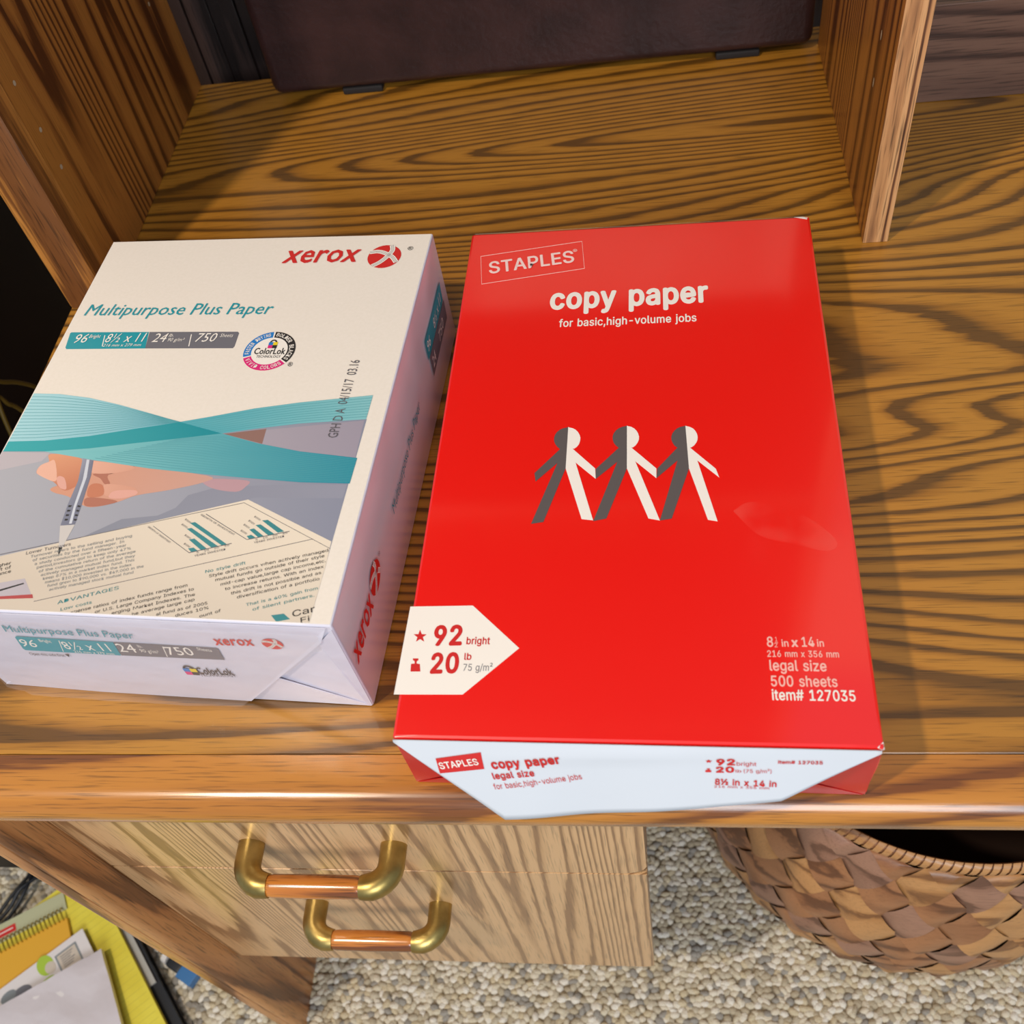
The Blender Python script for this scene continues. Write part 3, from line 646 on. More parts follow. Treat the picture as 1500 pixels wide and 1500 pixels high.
# pedestal with two drawers
box('pedestal', -266.5, 107, 36, 620, DZ-466, DZ-25.2, m_leg, desk, 1)
def drawer(z0, z1, R):
    X0, X1 = -266.3, 111
    pr = [(X0, z0+DZ), (X0, z1+DZ), (X1, z1+DZ)] + [(X1-R+R*math.cos(math.radians(a)), z0+DZ+R-R*math.sin(math.radians(a))) for a in range(0, 91, 15)]
    bm = bmesh.new(); rows = [[bm.verts.new((x, y, z)) for x, z in pr] for y in (18, 35.6)]; n = len(pr)
    for k in range(n): bm.faces.new((rows[0][k], rows[0][(k+1) % n], rows[1][(k+1) % n], rows[1][k]))
    f = bm.faces.new(rows[0]); bm.faces.new(rows[1][::-1])
    bmesh.ops.bevel(bm, geom=list(f.edges), offset=0.6, segments=2, affect='EDGES', profile=0.5)
    return finish('drawer', bm, m_draw, desk, True, 35)
def handle(d, xa, xb, ga, gb, z, y):
    """two brass elbows and a turned wooden grip"""
    z += DZ
    for x, g in ((xa, ga), (xb, gb)):
        s = 1 if g > x else -1; R = abs(g-x)*0.86; pts = [(x, 18.5, z), (x, 12, z)]
        yc = y + min(R, 14)
        pts = [(x, 18.5, z), (x, yc+3, z)]
        for a in range(0, 91, 15):
            t = math.radians(a); pts.append((x + s*R*(1-math.cos(t)), yc-(yc-y)*math.sin(t), z))
        pts.append((g, y, z))
        r = [8.6, 8.6] + [8.6]*6 + [8.0, 7.6]
        r = r[:len(pts)] + [7.6]*(len(pts)-len(r))
        tube('handle_bracket', pts, r, m_brass, d, 18)
    bm = bmesh.new(); add_tube(bm, [(ga-0.5, y, z), (ga+3, y, z), ((ga+gb)/2, y, z), (gb-3, y, z), (gb+0.5, y, z)], [6.6, 7.2, 7.5, 7.2, 6.6], 20)
    finish('handle_grip', bm, m_grip, d, True, 50)
d1 = drawer(-205.8, -27, 15); handle(d1, -143, -48, -126, -66, -153, -9)
d2 = drawer(-468, -208.2, 7); handle(d2, -138, -43, -121, -61, -287, -9)

# ================================================================== HUTCH
hutch = thing('hutch', 'oak desk hutch with left side, divider and open compartments standing on the desk', 'hutch', (0, 380, 0.2))
def H(v): return v-380
lp = box('side_panel', -300, -277.7, H(392), H(668), 0, 1100, m_side, hutch, 0.6)
st = [(-310, H(374)), (-307, H(371.5)), (-281, H(371.5)), (-277.7, H(374)), (-277.7, H(391.8)), (-282, H(391.8)), (-310, H(391.8))]
extrude_profile('front_edging', st, 0, 1100, 2, m_strip, lp, 40)
dv = box('divider', 271.8, 288.2, H(387.6), H(640), 0, 1100, m_side, hutch, 0.5)
box('front_edging', 271.8, 288.2, H(385.8), H(387.5), 0, 1100, m_ends, dv, 0.2)
for z in (400, 900, 1080): box('unseen_shelf', -277.5, 271.6, H(392), H(667), z, z+18, m_side, hutch, 0.6)  # unseen shelves, spaced so the red wrap reflects dark wood
box('unseen_back_panel', -277.5, 271.6, H(660), H(666), 612, 899, m_side, hutch, 0.4)  # unseen panel, added to block bright reflections in the red wrap
m_pin = base_mat('pale_pin_hole', srgb(190,170,140), 0.7)
def disc(name, x, y, z, s, par, ly=2.0, lz=2.0):
    mesh(name, [(x, y+ly*math.cos(k*math.pi/4), z+lz*math.sin(k*math.pi/4)) for k in range(8)], [tuple(range(8)) if s > 0 else tuple(range(8))[::-1]], m_pin, par)
for z in (98, 127, 161): disc('shelf_pin_hole', -277.5, H(405.5), z, 1, lp, 1.8, 1.8)
disc('shelf_pin_hole', -277.5, H(632), 95, 1, lp, 1.8, 1.8)
for z in (93.5, 125): disc('shelf_pin_hole', 271.6, H(429), z, -1, dv, 1.3, 3.4)
box('back_rail', 288.4, 1060, H(545), H(560), 0, 76.5, m_rail, hutch, 0.8)
box('right_side_panel', 1040, 1060, H(387), H(544.8), 0, 1100, m_side, hutch, 0.6)
for i, (a, b) in enumerate(((-330, -291), (-290, -268), (-267, -242), (-241, -200), (-199, -120))):
    box('back_plank', a, b, H(720 + (i % 2)*1.5), H(734), -80, 150 - i*0, m_plank, hutch, 1.2)
box('back_plank', -119, 290, H(720), H(734), -80, 120, m_plank, hutch, 1.2)
box('back_batten', -330, 290, H(734.2), H(742), -60, 0, m_plank, hutch, 0.5)

# ================================================================== LEATHER CASE
ang = math.radians(0.15)
case = thing('leather_case', 'dark brown leather case standing upright at the back of the hutch compartment', 'case', (-197.5, 627, 0.3), ang)
bm = bmesh.new(); add_box(bm, 0, 463.6, 0, 34, 5, 215, 9, 4)
bmesh.ops.subdivide_edges(bm, edges=[e for e in bm.edges if e.calc_length() > 60], cuts=6, use_grid_fill=True)
finish('body', bm, m_leather, case, True, 60)
for x in (62, 385): box('rubber_foot', x, x+36, 2, 26, 0, 6, m_rubber, case, 1.5)
bm = bmesh.new(); add_tube(bm, spline([(190, 17, 213), (192, 17, 235), (215, 17, 246), (250, 17, 246), (273, 17, 235), (275, 17, 213)], 5), 5, 10); finish('carry_handle', bm, m_leather, case, True)

# ================================================================== RED LEGAL REAM
SW, SD, SH = 218.0, 358.0, 52.7
red = thing('paper_ream', 'red wrapped ream of legal size copy paper lying on the desk', 'paper ream', (0, 0, 0.3), -0.0261)
def soft_block(name, w, d, h, mat, par, bev, amp, seed):
    bm = bmesh.new(); add_box(bm, 0, w, 0, d, 0, h)
    bmesh.ops.subdivide_edges(bm, edges=bm.edges, cuts=14, use_grid_fill=True)
    bmesh.ops.bevel(bm, geom=[e for e in bm.edges if len(e.link_faces) == 2 and e.calc_face_angle(0) > 0.5], offset=bev, segments=2, affect='EDGES', profile=0.5)
    for v in bm.verts:
        c = v.co; side = (c.z > 2 and c.z < h-2.5)
        if side:
            k = noise.noise(Vector((c.x*0.02+seed, c.y*0.02, c.z*0.04)))*amp
            if c.x < 1: c.x -= k
            if c.x > w-1: c.x += k
    return finish(name, bm, mat, par, True, 22)
body = soft_block('wrapper', SW, SD, SH, m_red, red, 1.6, 0.9, 3)
KL = math.hypot(1, 0.36)
def flap_pt(u, w, off=0.0):
    """w runs down the flap from its hinge (negative); the sheet leans out and ripples a little"""
    t = -w/56.0; rip = 0.7*math.sin(u*0.05)*t + 0.5*math.sin(u*0.11+1)*t + 0.9*math.exp(-((w+9-0.05*(u-70))/4)**2)*math.exp(-((u-95)/50)**2)
    n = Vector((0, -1, 0.36)).normalized(); p = Vector((0, -0.36*(-w)/KL, SH-(-w)/KL)) + n*(rip+off)
    return (u, p.y-0.9, p.z)
def flap_sheet(name, outline_top, outline_bot, nu, nw, th, mat, par):
    """grid between the hinge line and the cut lower edge (function of u), with thickness"""
    V = []; F = []
    us = [outline_top[0] + (outline_top[1]-outline_top[0])*i/nu for i in range(nu+1)]
    for side in (0, 1):
        for i, u in enumerate(us):
            for j in range(nw+1):
                V.append(flap_pt(u, outline_bot(u)*j/nw - 0.3, 0 if side == 0 else -th))
    n = (nu+1)*(nw+1); q = lambda s, i, j: s*n + i*(nw+1) + j
    for i in range(nu):
        for j in range(nw):
            F.append((q(0,i,j), q(0,i,j+1), q(0,i+1,j+1), q(0,i+1,j))); F.append((q(1,i,j), q(1,i+1,j), q(1,i+1,j+1), q(1,i,j+1)))
        F.append((q(0,i,nw), q(1,i,nw), q(1,i+1,nw), q(0,i+1,nw)))
    for i in (0, nu):
        for j in range(nw): F.append((q(0,i,j), q(1,i,j), q(1,i,j+1), q(0,i,j+1)))
    return mesh(name, V, F, mat, par, True)
FO = [(0.6, -1.5), (47.8, -52.6), (97.3, -46.7), (140, -40.5), (176.5, -33.1), (216.7, -1.8)]
def interp(tab):
    def f(u):
        for (a, b), (c, d) in zip(tab, tab[1:]):
            if u <= c: return b + (d-b)*max(0, (u-a))/(c-a)
        return tab[-1][1]
    return f
flap = flap_sheet('end_flap', (0.6, 216.7), interp(FO), 64, 14, 0.35, m_flap, red); flap['label'] = 'loose white printed end flap hanging open'
# folded red corners under the flap
def slab(name, pts, th, mat, par):
    """thin folded sheet from 3-D points, thickness towards -y"""
    n = len(pts); V = list(pts) + [(x, y-th, z) for x, y, z in pts]
    F = [tuple(range(n))[::-1], tuple(range(n, 2*n))] + [(i, (i+1) % n, n+(i+1) % n, n+i) for i in range(n)]
    o = mesh(name, V, F, mat, par); bmx = bmesh.new(); bmx.from_mesh(o.data); bmesh.ops.recalc_face_normals(bmx, faces=bmx.faces); bmx.to_mesh(o.data); bmx.free(); return o
slab('bottom_fold', [(2, -0.1, 0.6), (SW-2, -0.1, 0.6), (SW-46, -2.0, 27), (46, -2.4, 25)], 0.5, m_redside, red)
slab('side_fold', [(1.2, -0.1, 1), (30, -1.6, 20), (36, -1.5, 40), (1.0, -0.1, SH-3)], 0.4, m_redside, red)
slab('side_fold', [(SW-1.2, -0.1, 1), (SW-1.0, -0.1, SH-3), (SW-36, -1.5, 40), (SW-30, -1.6, 20)], 0.4, m_redside, red)
mesh('wrapper_edge', [(3, SD-0.6, SH+0.15), (SW-10, SD-0.6, SH+0.15), (SW-2, SD-3.5, SH+0.1), (SW-1.2, SD-1.2, SH-0.1), (SW-4, SD+0.5, SH-0.6), (3, SD+0.5, SH-0.5), (2, SD-0.2, SH)], [(0,6,5,4,1), (1,4,3,2)][0:1] + [(1,4,3,2)], INK['white'], red)
# worn white corner at the front right
mesh('worn_corner', [(SW-3.2, 0.3, SH+0.12), (SW-0.4, 3.2, SH-0.1), (SW+0.25, 0.6, SH-2.4), (SW-1.2, -0.5, SH-0.9)], [(0,3,2,1)], INK['white'], red)

P = Print(lambda x, y, o: (x, y, SH+o))
POL = dict(D['ST_poly_'] if 'ST_poly_' in D else {})
darkseen = 0
for col, z, pts in D['ST_poly']:
    P.poly('dollgrey' if col == 'dark' else col, pts, z)
P.strip('pale', D['ST_frame'], 0.5, 1, True)
for a in D['ST']: P.text(*a[:7], a[7]+'h')
# the bent-staple foot on the L of the logo
P.build(red, dict(NAMES, white='white_print', red='red_print'))
P = Print(lambda x, y, o: flap_pt(x, y, o+0.15))
for col, z, pts in D['SF_poly']: P.poly(col, pts, z)
for a in D['SF']: P.text(*a[:7], a[7]+'h')
P.build(flap, NAMES)
# gloss rubbed patch on the top
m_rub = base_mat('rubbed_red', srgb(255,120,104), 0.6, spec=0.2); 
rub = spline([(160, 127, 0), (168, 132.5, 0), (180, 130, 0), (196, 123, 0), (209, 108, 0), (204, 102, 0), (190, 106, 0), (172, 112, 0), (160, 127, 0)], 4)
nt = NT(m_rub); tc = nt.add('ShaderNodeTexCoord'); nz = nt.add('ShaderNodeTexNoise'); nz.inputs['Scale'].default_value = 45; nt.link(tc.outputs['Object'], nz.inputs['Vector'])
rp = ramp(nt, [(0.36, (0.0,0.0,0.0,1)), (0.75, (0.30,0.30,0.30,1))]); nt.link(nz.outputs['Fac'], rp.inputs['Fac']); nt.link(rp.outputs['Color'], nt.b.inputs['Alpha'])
n_ = len(rub)
mesh('rubbed_patch', [(v.x, v.y, SH+0.1) for v in rub] + [(185, 118, SH+0.1)], [(i, (i+1) % n_, n_) for i in range(n_)], m_rub, red)

# ================================================================== WHITE LETTER REAM
XW, XD, XH = 218.0, 281.0, 83.7
wht = thing('paper_ream', 'thick white and teal ream of letter size paper in clear wrap', 'paper ream', (-244.44, 56.76, 0.3), -0.06982)
soft_block('wrapper', XW, XD, XH, m_white, wht, 0.9, 0.0, 9)
# printed cream top sheet with narrow white turn-over at the near edge
bm = bmesh.new(); add_box(bm, 0.6, XW-0.8, 0.9, XD-0.6, XH-0.05, XH+0.06); finish('top_label', bm, m_cream, wht)
# right side: clear glossy wrap with shallow wrinkles
bm = bmesh.new(); NU, NV = 60, 22; gv = []
for i in range(NU+1):
    for j in range(NV+1):
        y = 1.2 + (XD-2.4)*i/NU; z = 1.0 + (XH-2.0)*j/NV
        e = min(1, 6*min(i/NU, 1-i/NU, j/NV*0.8+0.02, 1-j/NV))
        w = noise.noise(Vector((y*0.022, z*0.018+y*0.006, 4.0)))*0.6 + noise.noise(Vector((y*0.06+z*0.03, z*0.03, 9.0)))*0.2
        gv.append(bm.verts.new((XW+0.15+max(0, 0.4+w)*e, y, z)))
for i in range(NU):
    for j in range(NV):
        q = lambda a, b: gv[a*(NV+1)+b]; bm.faces.new((q(i,j), q(i+1,j), q(i+1,j+1), q(i,j+1)))
def side_pt(y, z, o):
    w = noise.noise(Vector((y*0.022, z*0.018+y*0.006, 4.0)))*0.6 + noise.noise(Vector((y*0.06+z*0.03, z*0.03, 9.0)))*0.2
    e = min(1, 6*min(y/XD, 1-y/XD, z/XH*0.8+0.02, 1-z/XH))
    return (XW+0.15+max(0, 0.4+w)*e+o+0.6, y, z)
finish('side_wrap', bm, m_side2, wht, True, 80)
# end folds
slab('side_fold', [(XW-0.5, 0, 1), (XW-0.6, 0, XH-3), (XW-10.5, -0.9, 68), (XW-2.5, -0.6, 2)], 0.4, m_white, wht)
slab('bottom_fold', [(1, 0, 0.6), (XW-1, 0, 0.6), (XW-46, -1.2, 31), (46, -1.2, 31)], 0.5, m_white, wht)
slab('end_flap', [(2.5, -0.3, XH-1.2), (9, -1.9, 4.6), (62, -2.0, 2.0), (150, -2.0, 1.5), (XW-8.5, -1.3, 70), (XW-3, -0.3, XH-1.2)], 0.4, m_white, wht)
bm = bmesh.new(); NU, NV = 44, 12; gv = []
FB = interp([(7, 6), (20, 2), (50, 0.8), (118, 0.6), (122, 1.2), (148, 3), (209, 70)])
for i in range(NU+1):
    for j in range(NV+1):
        u = 7 + 204*i/NU; z0 = max(0.6, FB(u)); z = XH-2.5 + (z0-(XH-2.5))*j/NV
        w = noise.noise(Vector((u*0.05, z*0.09, 2)))*0.7 + noise.noise(Vector((u*0.14, z*0.05, 5)))*0.4; t = j/NV
        lip = 2.2*max(0, t-0.9)/0.1*(1 if 20 < u < 150 else 0.3)
        gv.append(bm.verts.new((u, -4.0-0.6*t-max(-0.4, w)*min(1, 3*t)-lip, z)))
for i in range(NU):
    for j in range(NV):
        q = lambda a, b: gv[a*(NV+1)+b]; bm.faces.new((q(i,j), q(i,j+1), q(i+1,j+1), q(i+1,j)))
film = finish('plastic_film', bm, m_film, wht, True, 80)
P = Print(lambda x, y, o: (max(0.8, x), max(1.0, y), XH+o-0.02), 0.045)
# the page artwork, clipped to the label at its left edge and near edge
def clip(pts, xmin=0.9, ymin=1.2):
    for ax, mn in ((0, xmin), (1, ymin)):
        out = []
        for i, p in enumerate(pts):
            q = pts[(i+1) % len(pts)]; a, b = p[ax] >= mn, q[ax] >= mn
            if a: out.append(p)
            if a != b:
                t = (mn-p[ax])/(q[ax]-p[ax]); out.append((p[0]+(q[0]-p[0])*t, p[1]+(q[1]-p[1])*t))
        pts = out
        if len(pts) < 3: return None
    return pts
for col, z, pts in D['XT_poly']:
    if col in ('skin', 'skinA', 'skinB', 'skinD', 'nail', 'sleevepink'): pts = closed_smooth(pts)
    c = clip(pts)
    if c: P.poly(col, c, z)
P.grp = 'ribbon_lines'
for c in D['XT_stripes']: P.strip('stripe', [v for v in c if v[0] > 0.8], 0.30, 4.2)
P.grp = None
for a in D['XT']: P.text(*a, z=8)
for a in D['XTdoc']:
    if a[5] > 0: P.text(*a[:7], 'h', z=7.5)
def rel(k): c, a, b = D[k]; return c, (a[0]-c[0], a[1]-c[1]), (b[0]-c[0], b[1]-c[1])
c = (190.9, 259.8); sphere_logo(P, c, (10.6, 0.6), (-0.6, 10.6), 4)
c, ex, ey = (138.1, 178.8), (15.6, 0.6), (-0.6, 15.6)
P.ellipse('white', c, ex, ey, 4); P.ellipse('blue', c, ex, ey, 5, 92, 196, 0.70); P.ellipse('magenta', c, ex, ey, 5, 200, 318, 0.70); P.ellipse('dark', c, ex, ey, 5, 322, 448, 0.70)
arc_text(P, 'FASTER DRYING', c, ex, ey, 190, 98, 0.85, 2.6, 'white', 6.5); arc_text(P, 'BOLDER BLACKS', c, ex, ey, 84, -34, 0.85, 2.6, 'white', 6.5); arc_text(P, 'VIVID COLORS', c, ex, ey, 205, 313, 0.85, 2.6, 'white', 6.5)
lock_icon(P, (c[0]+1, c[1]+4.4), (3.2, 0.1), (-0.1, 4.0), 6)
P.build(wht, NAMES)
P = Print(lambda x, y, o: (x, -(0.3+1.65*max(0, XH-1.2-y)/80)-0.75-o, y))
for col, z, pts in D['XF_poly']: P.poly(col, [(max(3.5, x), y) for x, y in pts], z)
for a in D['XF']: P.text(*a)
sphere_logo(P, (183.8, 66.5), (5.4, 0.0), (0.0, 5.0), 3); lock_icon(P, (139-11, 33), (4.4, 0), (0, 5.6), 3)
P.build(wht, NAMES)
P = Print(side_pt)
P.text('xerox', 3, 40, 39, 39.5, 10.5, 'red', 'bxi', 5); sphere_logo(P, (51.4, 45.5), (10, 0), (0, 8.6), 1); P.text('®', 63, 47, 66, 47, 2.6, 'ink')
P.text('Multipurpose Plus Paper', 96, 40, 177, 38.5, 7, 'teal', 'i')
def rquad(x0, y0, x1, y1, s=2): return [(x0, y0), (x0+1, y0-0.0), (x1-s, y0), (x1, y1), (x0+s, y1)]
P.poly('teal', rquad(212, 42, 268, 56)); P.text('96', 216, 45.5, 224, 45.5, 7, 'white', 'i'); P.text('8½ x 11', 236, 45.5, 262, 45.5, 7, 'white', 'i')
P.poly('grey', rquad(213, 27, 268, 41)); P.text('24', 217, 30.5, 226, 30.5, 7, 'white', 'i'); P.text('750', 240, 30.5, 256, 30.5, 7, 'white', 'i')
P.build(wht, NAMES)

# ================================================================== WOVEN BASKET
bk = thing('woven_basket', 'round brown basket plaited from wide wood splints under the desk', 'basket', (381, 284, FLOOR+5.5))
H_B = 300.0
RP = [(0, 208), (20, 217), (80, 226), (150, 226), (220, 215), (280, 203), (300, 200)]
rad = interp(RP)
m_spl = [wood('splint_%s' % n, 0, srgb(*a), srgb(*b), srgb(*c), rings=6, across=14, along=2, seed=s, rough=0.42, coat=0.12, pore=0.25) for n, a, b, c, s in
  (('honey', (196,142,88), (180,126,74), (134,88,50), 1), ('brown', (168,114,74), (150,98,62), (110,68,42), 2), ('mauve', (164,120,96), (146,104,82), (112,76,58), 3))]
m_bin = base_mat('basket_inside', srgb(48,28,18), 0.85)
def bpt(a, h, o): r = rad(max(0, min(H_B, h)))+o; return (r*math.sin(a), -r*math.cos(a), h)
# dark inner shell
V = []; F = []; NA = 48; hs = [9, 20, 80, 150, 220, 260, 288]
for h in hs: V += [bpt(2*math.pi*k/NA, h, -7) for k in range(NA)]
for j in range(len(hs)-1): F += [(j*NA+k, j*NA+(k+1) % NA, (j+1)*NA+(k+1) % NA, (j+1)*NA+k) for k in range(NA)]
F.append(tuple(range(NA))[::-1])
mesh('inner_wall', V, F, m_bin, bk, True)
NC = 29; ROWH = 32.0; cache = {}
def splint(row, k, sgn):
    """one visible patch of a diagonal strip: raised middle, ends tucked under the crossing strips"""
    a0 = 2*math.pi*(k + 0.5*(row % 2))/NC; h0 = 4 + ROWH*row
    V = []; NS, NTT = 8, 2; da = 2*math.pi/NC
    for j in range(NTT+1):
        for i in range(NS+1):
            s = -1+2*i/NS; t = -1+2*j/NTT
            # the patch is a diamond-lattice cell: along the strip (s) and across it (t)
            u = (s*0.74 + t*0.50)*0.5; v = (s*0.74 - t*0.50)*0.5
            aa = a0 + sgn*(u*2)*da*0.5*1.02; hh = h0 + v*2*ROWH
            o = 9.5*math.cos(s*1.5)**0.7 - 4.5 + 1.6*t + random.uniform(-.25, .25)
            V.append(bpt(aa, min(max(hh, 0.5), H_B-10), o))
    F = [(j*(NS+1)+i, j*(NS+1)+i+1, (j+1)*(NS+1)+i+1, (j+1)*(NS+1)+i) for j in range(NTT) for i in range(NS)]
    if sgn < 0: F = [f[::-1] for f in F]
    mesh('splint', V, F, m_spl[random.choice((0, 0, 1, 1, 2))], bk, True)
for row in range(0, 10):
    for k in range(NC):
        splint(row, k, 1 if row % 2 == 0 else -1)
# rim: inner hoop wrapped with a narrow lashing
ring = [bpt(2*math.pi*k/72, H_B-4, 1) for k in range(72)]
def torus(name, r0, h, rr, hh, mat, par, nseg=72, ns=8):
    V = []; 
    for k in range(nseg):
        a = 2*math.pi*k/nseg
        for j in range(ns):
            b = 2*math.pi*j/ns; r = r0+rr*math.cos(b); V.append((r*math.sin(a), -r*math.cos(a), h+hh*math.sin(b)))
    F = [(k*ns+j, ((k+1) % nseg)*ns+j, ((k+1) % nseg)*ns+(j+1) % ns, k*ns+(j+1) % ns) for k in range(nseg) for j in range(ns)]
    return mesh(name, V, F, mat, par, True)
rim = torus('rim', 200, H_B-3, 4.0, 8.5, m_spl[1], bk)
V = []; F = []; NL = 170
for k in range(NL):
    a = 2*math.pi*k/NL; w = 2*math.pi/NL*0.42; o = len(V)
    for s in (-1, 1):
        for j in range(7):
            b = math.radians(-100+200*j/6); r = 200+4.9*math.cos(b); aa = a+s*w*(1-0.15*math.cos(b))+0.006*j; V.append((r*math.sin(aa), -r*math.cos(aa), H_B-3+9.4*math.sin(b)))
    F += [(o+j, o+7+j, o+8+j, o+1+j) for j in range(6)]
mesh('rim_lashing', V, F, m_spl[0], rim, True)['kind'] = 'stuff'

# ================================================================== FLOOR CLUTTER, LEFT
CA = math.radians(30)
def local(name, label, cat, x, y, z, a=CA, group=None): return thing(name, label, cat, (x, y, z), a, group)
m_blackpl = base_mat('black_plastic', srgb(24,26,32), 0.45)
m_greypl = base_mat('grey_board', srgb(176,172,164), 0.6)
m_yellow = noise_mat('yellow_paper', srgb(232,214,74), srgb(224,204,62), 40, rough=0.7)
m_orange = base_mat('amber_cover', srgb(228,168,46), 0.5, coat=0.3)
m_olive = base_mat('pale_olive_cover', srgb(186,184,146), 0.6)
m_wire = base_mat('brass_wire', srgb(190,160,60), 0.35, metal=0.9)
m_page = base_mat('white_paper', srgb(226,216,212), 0.6)
m_pouch = base_mat('glossy_pouch', srgb(214,202,202), 0.3, coat=1.0, coat_rough=0.03); grain(m_pouch, 0.0022, 22)
# black tray case at the bottom of the pile
tray = local('binder', 'black binder lying on the carpet beneath the yellow pad', 'binder', -505, 97, FLOOR+7, math.radians(-49))
box('cover', -80, 240, -240, 12, 0, 3, m_blackpl, tray, 0.8); box('cover', -80, 240, -240, 12, 15, 18, m_blackpl, tray, 0.8); box('page_block', -76, 236, -236, 8, 3.1, 14.9, m_greypl, tray, 0.5)
brd = local('board', 'grey board edge showing between the yellow pad and the black binder', 'board', -505, 97, FLOOR+25.1, math.radians(-49)); box('sheet', -70, 92, -150, 8, 0, 2.8, m_greypl, brd, 0.3); box('backing', -68, 90, -148, 7, -0.05, 0.3, m_greypl, brd, 0)
# yellow ruled pad
pad = local('notepad', 'bright yellow ruled pad under the spiral notebook and wrapped packet', 'notepad', -505, 97, FLOOR+28, math.radians(-49))
box('pages', -75, 230, -215, 0, 0, 8, m_yellow, pad, 0.4)
bm = bmesh.new()
for k in range(36): add_box(bm, -70+k*8, -69.5+k*8, -212, -3, 8.0, 8.12)
finish('ruled_line_print', bm, base_mat('olive_ink', srgb(206,190,70), 0.7), pad)
# spiral notebook
nb = local('spiral_notebook', 'amber spiral notebook with brass coil and olive back cover turned up', 'notebook', -563, 103, FLOOR+36, math.radians(30))
box('cover', -170, 0, -95, -9, 0, 6, m_orange, nb, 0.5); nb_pages = box('pages', -169, -1, -94, -12, -0.05, 4.5, m_page, nb, 0.3)
box('back_cover', -172, 1, 3, 24, 0, 3, m_olive, nb, 0.4)
bm = bmesh.new(); add_box(bm, -82, -58, 8, 16.5, 3.0, 3.3); sk = finish('red_sticker', bm, INK['red'], nb)
P = Print(lambda x, y, o: (x, y, 3.35+o)); P.strip('white', [(-79, 12.4), (-61, 12.4)], 1.2); P.build(sk, NAMES)
for k in range(34):
    x = -166+k*4.9
    tube('coil', [(x+1.6*a/360, -3+8.5*math.cos(math.radians(a)), 4.5+5.4*math.sin(math.radians(a))) for a in range(-40, 260, 30)], 0.75, m_wire, nb, 5)
# printed card and clear-wrapped packet
card = local('printed_card', 'white card with grey, pink and green print showing above the wrapped packet', 'card', -534, 83, FLOOR+43, math.radians(41))
box('sheet', -190, 0, -60, 0, 0, 1.4, m_page, card, 0.2)
P = Print(lambda x, y, o: (x, y, 1.45+o))
P.poly('fade', [(-38, -33), (-12, -33), (-12, -8), (-38, -8)]); P.poly('page', [(-36, -31), (-14, -31), (-14, -10), (-36, -10)], 2)
for k in range(6): P.strip('ink', [(-33, -13-k*2.7), (-18-(k % 3)*2, -13-k*2.7)], 0.9, 3)
P.ellipse('green', (-50, -10), (9, 2), (-2, 12), 1); P.ellipse('page', (-46, -16), (6, 1), (-1, 7), 2); P.ellipse('green', (-54, -30), (10, 2), (-2, 6), 1)
P.ellipse('grey', (-84, -22), (13, 2), (-2, 9), 1); P.ellipse('fade', (-96, -14), (9, 1), (-1, 6), 1); P.ellipse('fade', (-78, -34), (12, 1), (-1, 6), 2)
P.ellipse('sleevepink', (-126, -16), (16, 2), (-2, 8), 1); P.ellipse('bookred', (-122, -26), (9, 2), (-2, 6), 2); P.ellipse('sleevepink', (-150, -26), (12, 2), (-2, 9), 1)
for k in range(5): P.strip('ink', [(-160, -18-k*4), (-132-(k % 2)*5, -18-k*4)], 1.0, 3)
P.build(card, NAMES)
pk = local('wrapped_packet', 'packet of white paper in glossy clear wrap, nearest on the floor pile', 'packet', -500, 60, FLOOR+46, math.radians(-58))
bm = bmesh.new(); add_box(bm, 0, 150, -170, 0, 0, 7)
bmesh.ops.subdivide_edges(bm, edges=bm.edges, cuts=12, use_grid_fill=True)
for v in bm.verts:
    if v.co.z > 6.9: v.co.z += 3.2*noise.noise(Vector((v.co.x*0.04, v.co.y*0.05, 3))) + 0.8*abs(noise.noise(Vector((v.co.x*0.11, v.co.y*0.06, 7))))
finish('wrapper', bm, m_pouch, pk, True, 60); bm = bmesh.new(); add_box(bm, 1.5, 148, -168, -1.5, 0.4, 5.6); finish('paper', bm, m_page, pk)
# black cable with blue connector
cb = thing('cable', 'black cable ending in a blue connector on the carpet beside the desk leg', 'cable', (-424, 58, FLOOR+9))
tube('cord', spline([(-14, 92, 0), (-18, 60, 2), (-22, 30, 3), (-22, 14, 3), (-16, 6, 2)], 8), 5.0, m_blackpl, cb, 10)
bm = bmesh.new(); add_tube(bm, [(-18, 7, 2), (-12, 4, 2)], 9.0, 14); finish('metal_ring', bm, base_mat('bright_metal', srgb(220,212,204), 0.4), cb, True)
def boxo(name, l, w, h, mat, loc, a, par, bev):
    bm = bmesh.new(); add_box(bm, 0, l, -w/2, w/2, -h/2, h/2, bev); o = finish(name, bm, mat, par, True); o.location = [c*MM for c in loc]; o.rotation_euler = (0, 0, a); return o
boxo('hood', 20, 20, 13, m_blackpl, (-11, 4, 1), math.radians(-28), cb, 3)
m_blue = base_mat('blue_plastic', srgb(62,116,168), 0.4)
boxo('blue_plug', 22, 26, 13, m_blue, (6, -5, 1), math.radians(-28), cb, 1.2)
# tangle of thin black cables further back
for i, (pts, lab) in enumerate((([(-700, 70, 0), (-668, 96, 1), (-652, 126, 3), (-640, 150, 1), (-634, 175, 0)], 'thin black cable curving on the carpet, outermost behind the floor pile'),
      ([(-652, 92, 0), (-640, 112, 6), (-633, 132, 9), (-634, 152, 4), (-640, 180, 0)], 'thin black cable arching over the carpet nearest the black binder'),
      ([(-672, 82, 0), (-650, 108, 4), (-640, 130, 10), (-625, 148, 5), (-610, 165, 0)], 'thin black cable crossing between its two neighbours behind the floor pile'))):
    o = tube('black_cable', [v for v in spline([(x, y, FLOOR+13+z) for x, y, z in pts], 8)], 2.3, m_blackpl, None, 8); tag(o, lab, 'cable', 'black cables behind the floor pile')

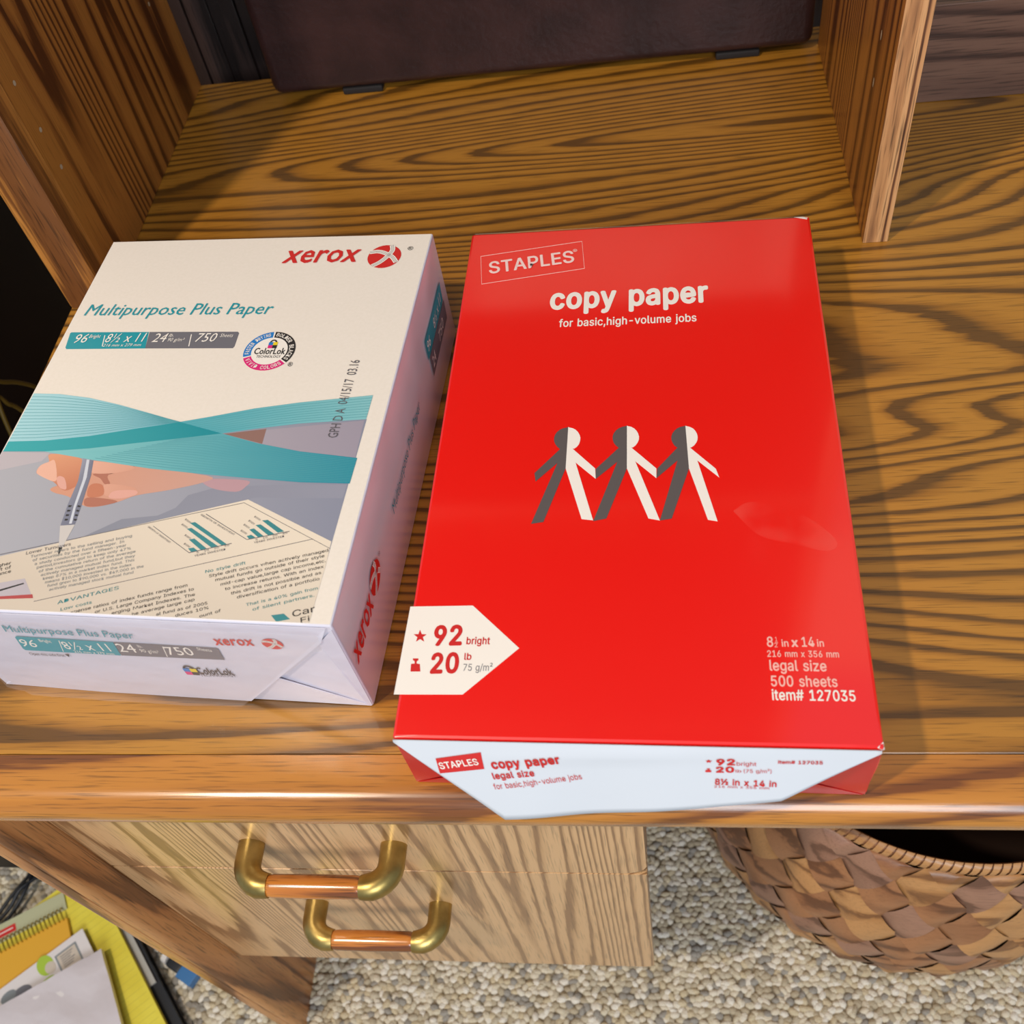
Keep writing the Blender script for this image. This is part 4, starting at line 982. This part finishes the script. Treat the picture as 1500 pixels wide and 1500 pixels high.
# ================================================================== LEFT OF THE DESK
cab = thing('filler_cabinet', 'invented black-brown cabinet standing in shadow left of the desk', 'filler_cabinet', (-720, 445, FLOOR+6))  # invented furniture, near-black to stand in for the dark gap
box('carcass', -290, 290, -285, 310, 45, 880, m_dark, cab, 3); box('plinth', -280, 280, -278, 270, 0, 44.8, m_dark, cab, 1)
for a, b in ((-286, -1), (1, 286)):
    dd = box('cabinet_door', a, b, -303, -285.3, 60, 870, m_dark, cab, 3); x = b-18 if a < 0 else a+18
    tube('door_knob', [(x, -303, 560), (x, -312, 560), (x, -318, 560), (x, -324, 560)], [5, 5, 10, 7], m_brass, dd, 14)
m_cord = base_mat('yellow_cord', srgb(104,80,22), 0.5)
o = tube('yellow_cord', spline([(-405, 200, FLOOR+12), (-402, 260, -420), (-400, 318, -160), (-400, 345, -72), (-400, 354, -82), (-400, 361, -97), (-401, 378, -150), (-402, 398, -160), (-401, 399, -120), (-400, 390, -99), (-400, 376, -79), (-400, 361, -62), (-400, 350, -40), (-402, 420, 60), (-404, 560, 40), (-402, 690, -200), (-402, 700, FLOOR+12)], 8), 2.0, m_cord, None, 8)
tag(o, 'yellow cord looping down the gap between the desk and the dark cabinet', 'cord')

# ================================================================== CARPET PILE
m_loop = base_mat('carpet_loop', (0.6,0.55,0.45,1), 0.95)
nt = NT(m_loop); at = nt.add('ShaderNodeVertexColor'); at.layer_name = 'tone'; nt.link(at.outputs['Color'], nt.b.inputs['Base Color']); grain(m_loop, 0.0016, 700); nt.b.inputs['Specular IOR Level'].default_value = 0.05
def carpet():
    cx, rr = 7.6, random.Random(5)
    shape = []; ns = 7
    for q, (hz, rd) in enumerate(((0.0, 1.0), (0.55, 0.95), (0.9, 0.6))): shape += [(rd*math.cos(2*math.pi*k/ns), rd*math.sin(2*math.pi*k/ns), hz) for k in range(ns)]
    shape.append((0, 0, 1.0)); fc = []
    for q in range(2): fc += [(q*ns+k, q*ns+(k+1) % ns, (q+1)*ns+(k+1) % ns, (q+1)*ns+k) for k in range(ns)]
    fc += [(2*ns+k, 2*ns+(k+1) % ns, 3*ns) for k in range(ns)]
    tones = [srgb(228,214,188), srgb(220,206,178), srgb(234,222,200), srgb(204,190,164), srgb(192,176,148), srgb(166,158,146), srgb(214,196,162), srgb(238,228,210)]
    V = []; F = []; C = []; row = 0; y = -320.0
    while y < 420:
        x = -900 + (row % 2)*cx*0.5
        while x < 800:
            jx, jy = x+rr.uniform(-2.2, 2.2), y+rr.uniform(-1.9, 1.9); a = rr.uniform(-0.9, 0.9) + (0.5 if row % 2 else -0.5)
            rx, ry, h = rr.uniform(4.6, 7.0), rr.uniform(3.4, 4.8), rr.uniform(3.6, 5.6); ca, sa = math.cos(a), math.sin(a); o = len(V)
            V.extend(((jx+(px*rx*ca-py*ry*sa))*MM, (jy+(px*rx*sa+py*ry*ca))*MM, (FLOOR+pz*h)*MM) for px, py, pz in shape)
            F.extend(tuple(i+o for i in f) for f in fc); c = rr.choice(tones); C.extend([c]*len(shape)); x += cx
        y += 5.6; row += 1
    me = bpy.data.meshes.new('carpet_pile'); me.from_pydata(V, [], F); me.polygons.foreach_set('use_smooth', [True]*len(me.polygons))
    ca = me.color_attributes.new('tone', 'FLOAT_COLOR', 'POINT'); ca.data.foreach_set('color', [q for c in C for q in c]); me.update()
    o = link('carpet_pile', me, m_loop); o['kind'] = 'stuff'; o['label'] = 'looped beige and grey berber carpet pile under the desk'; o['category'] = 'carpet'
carpet()
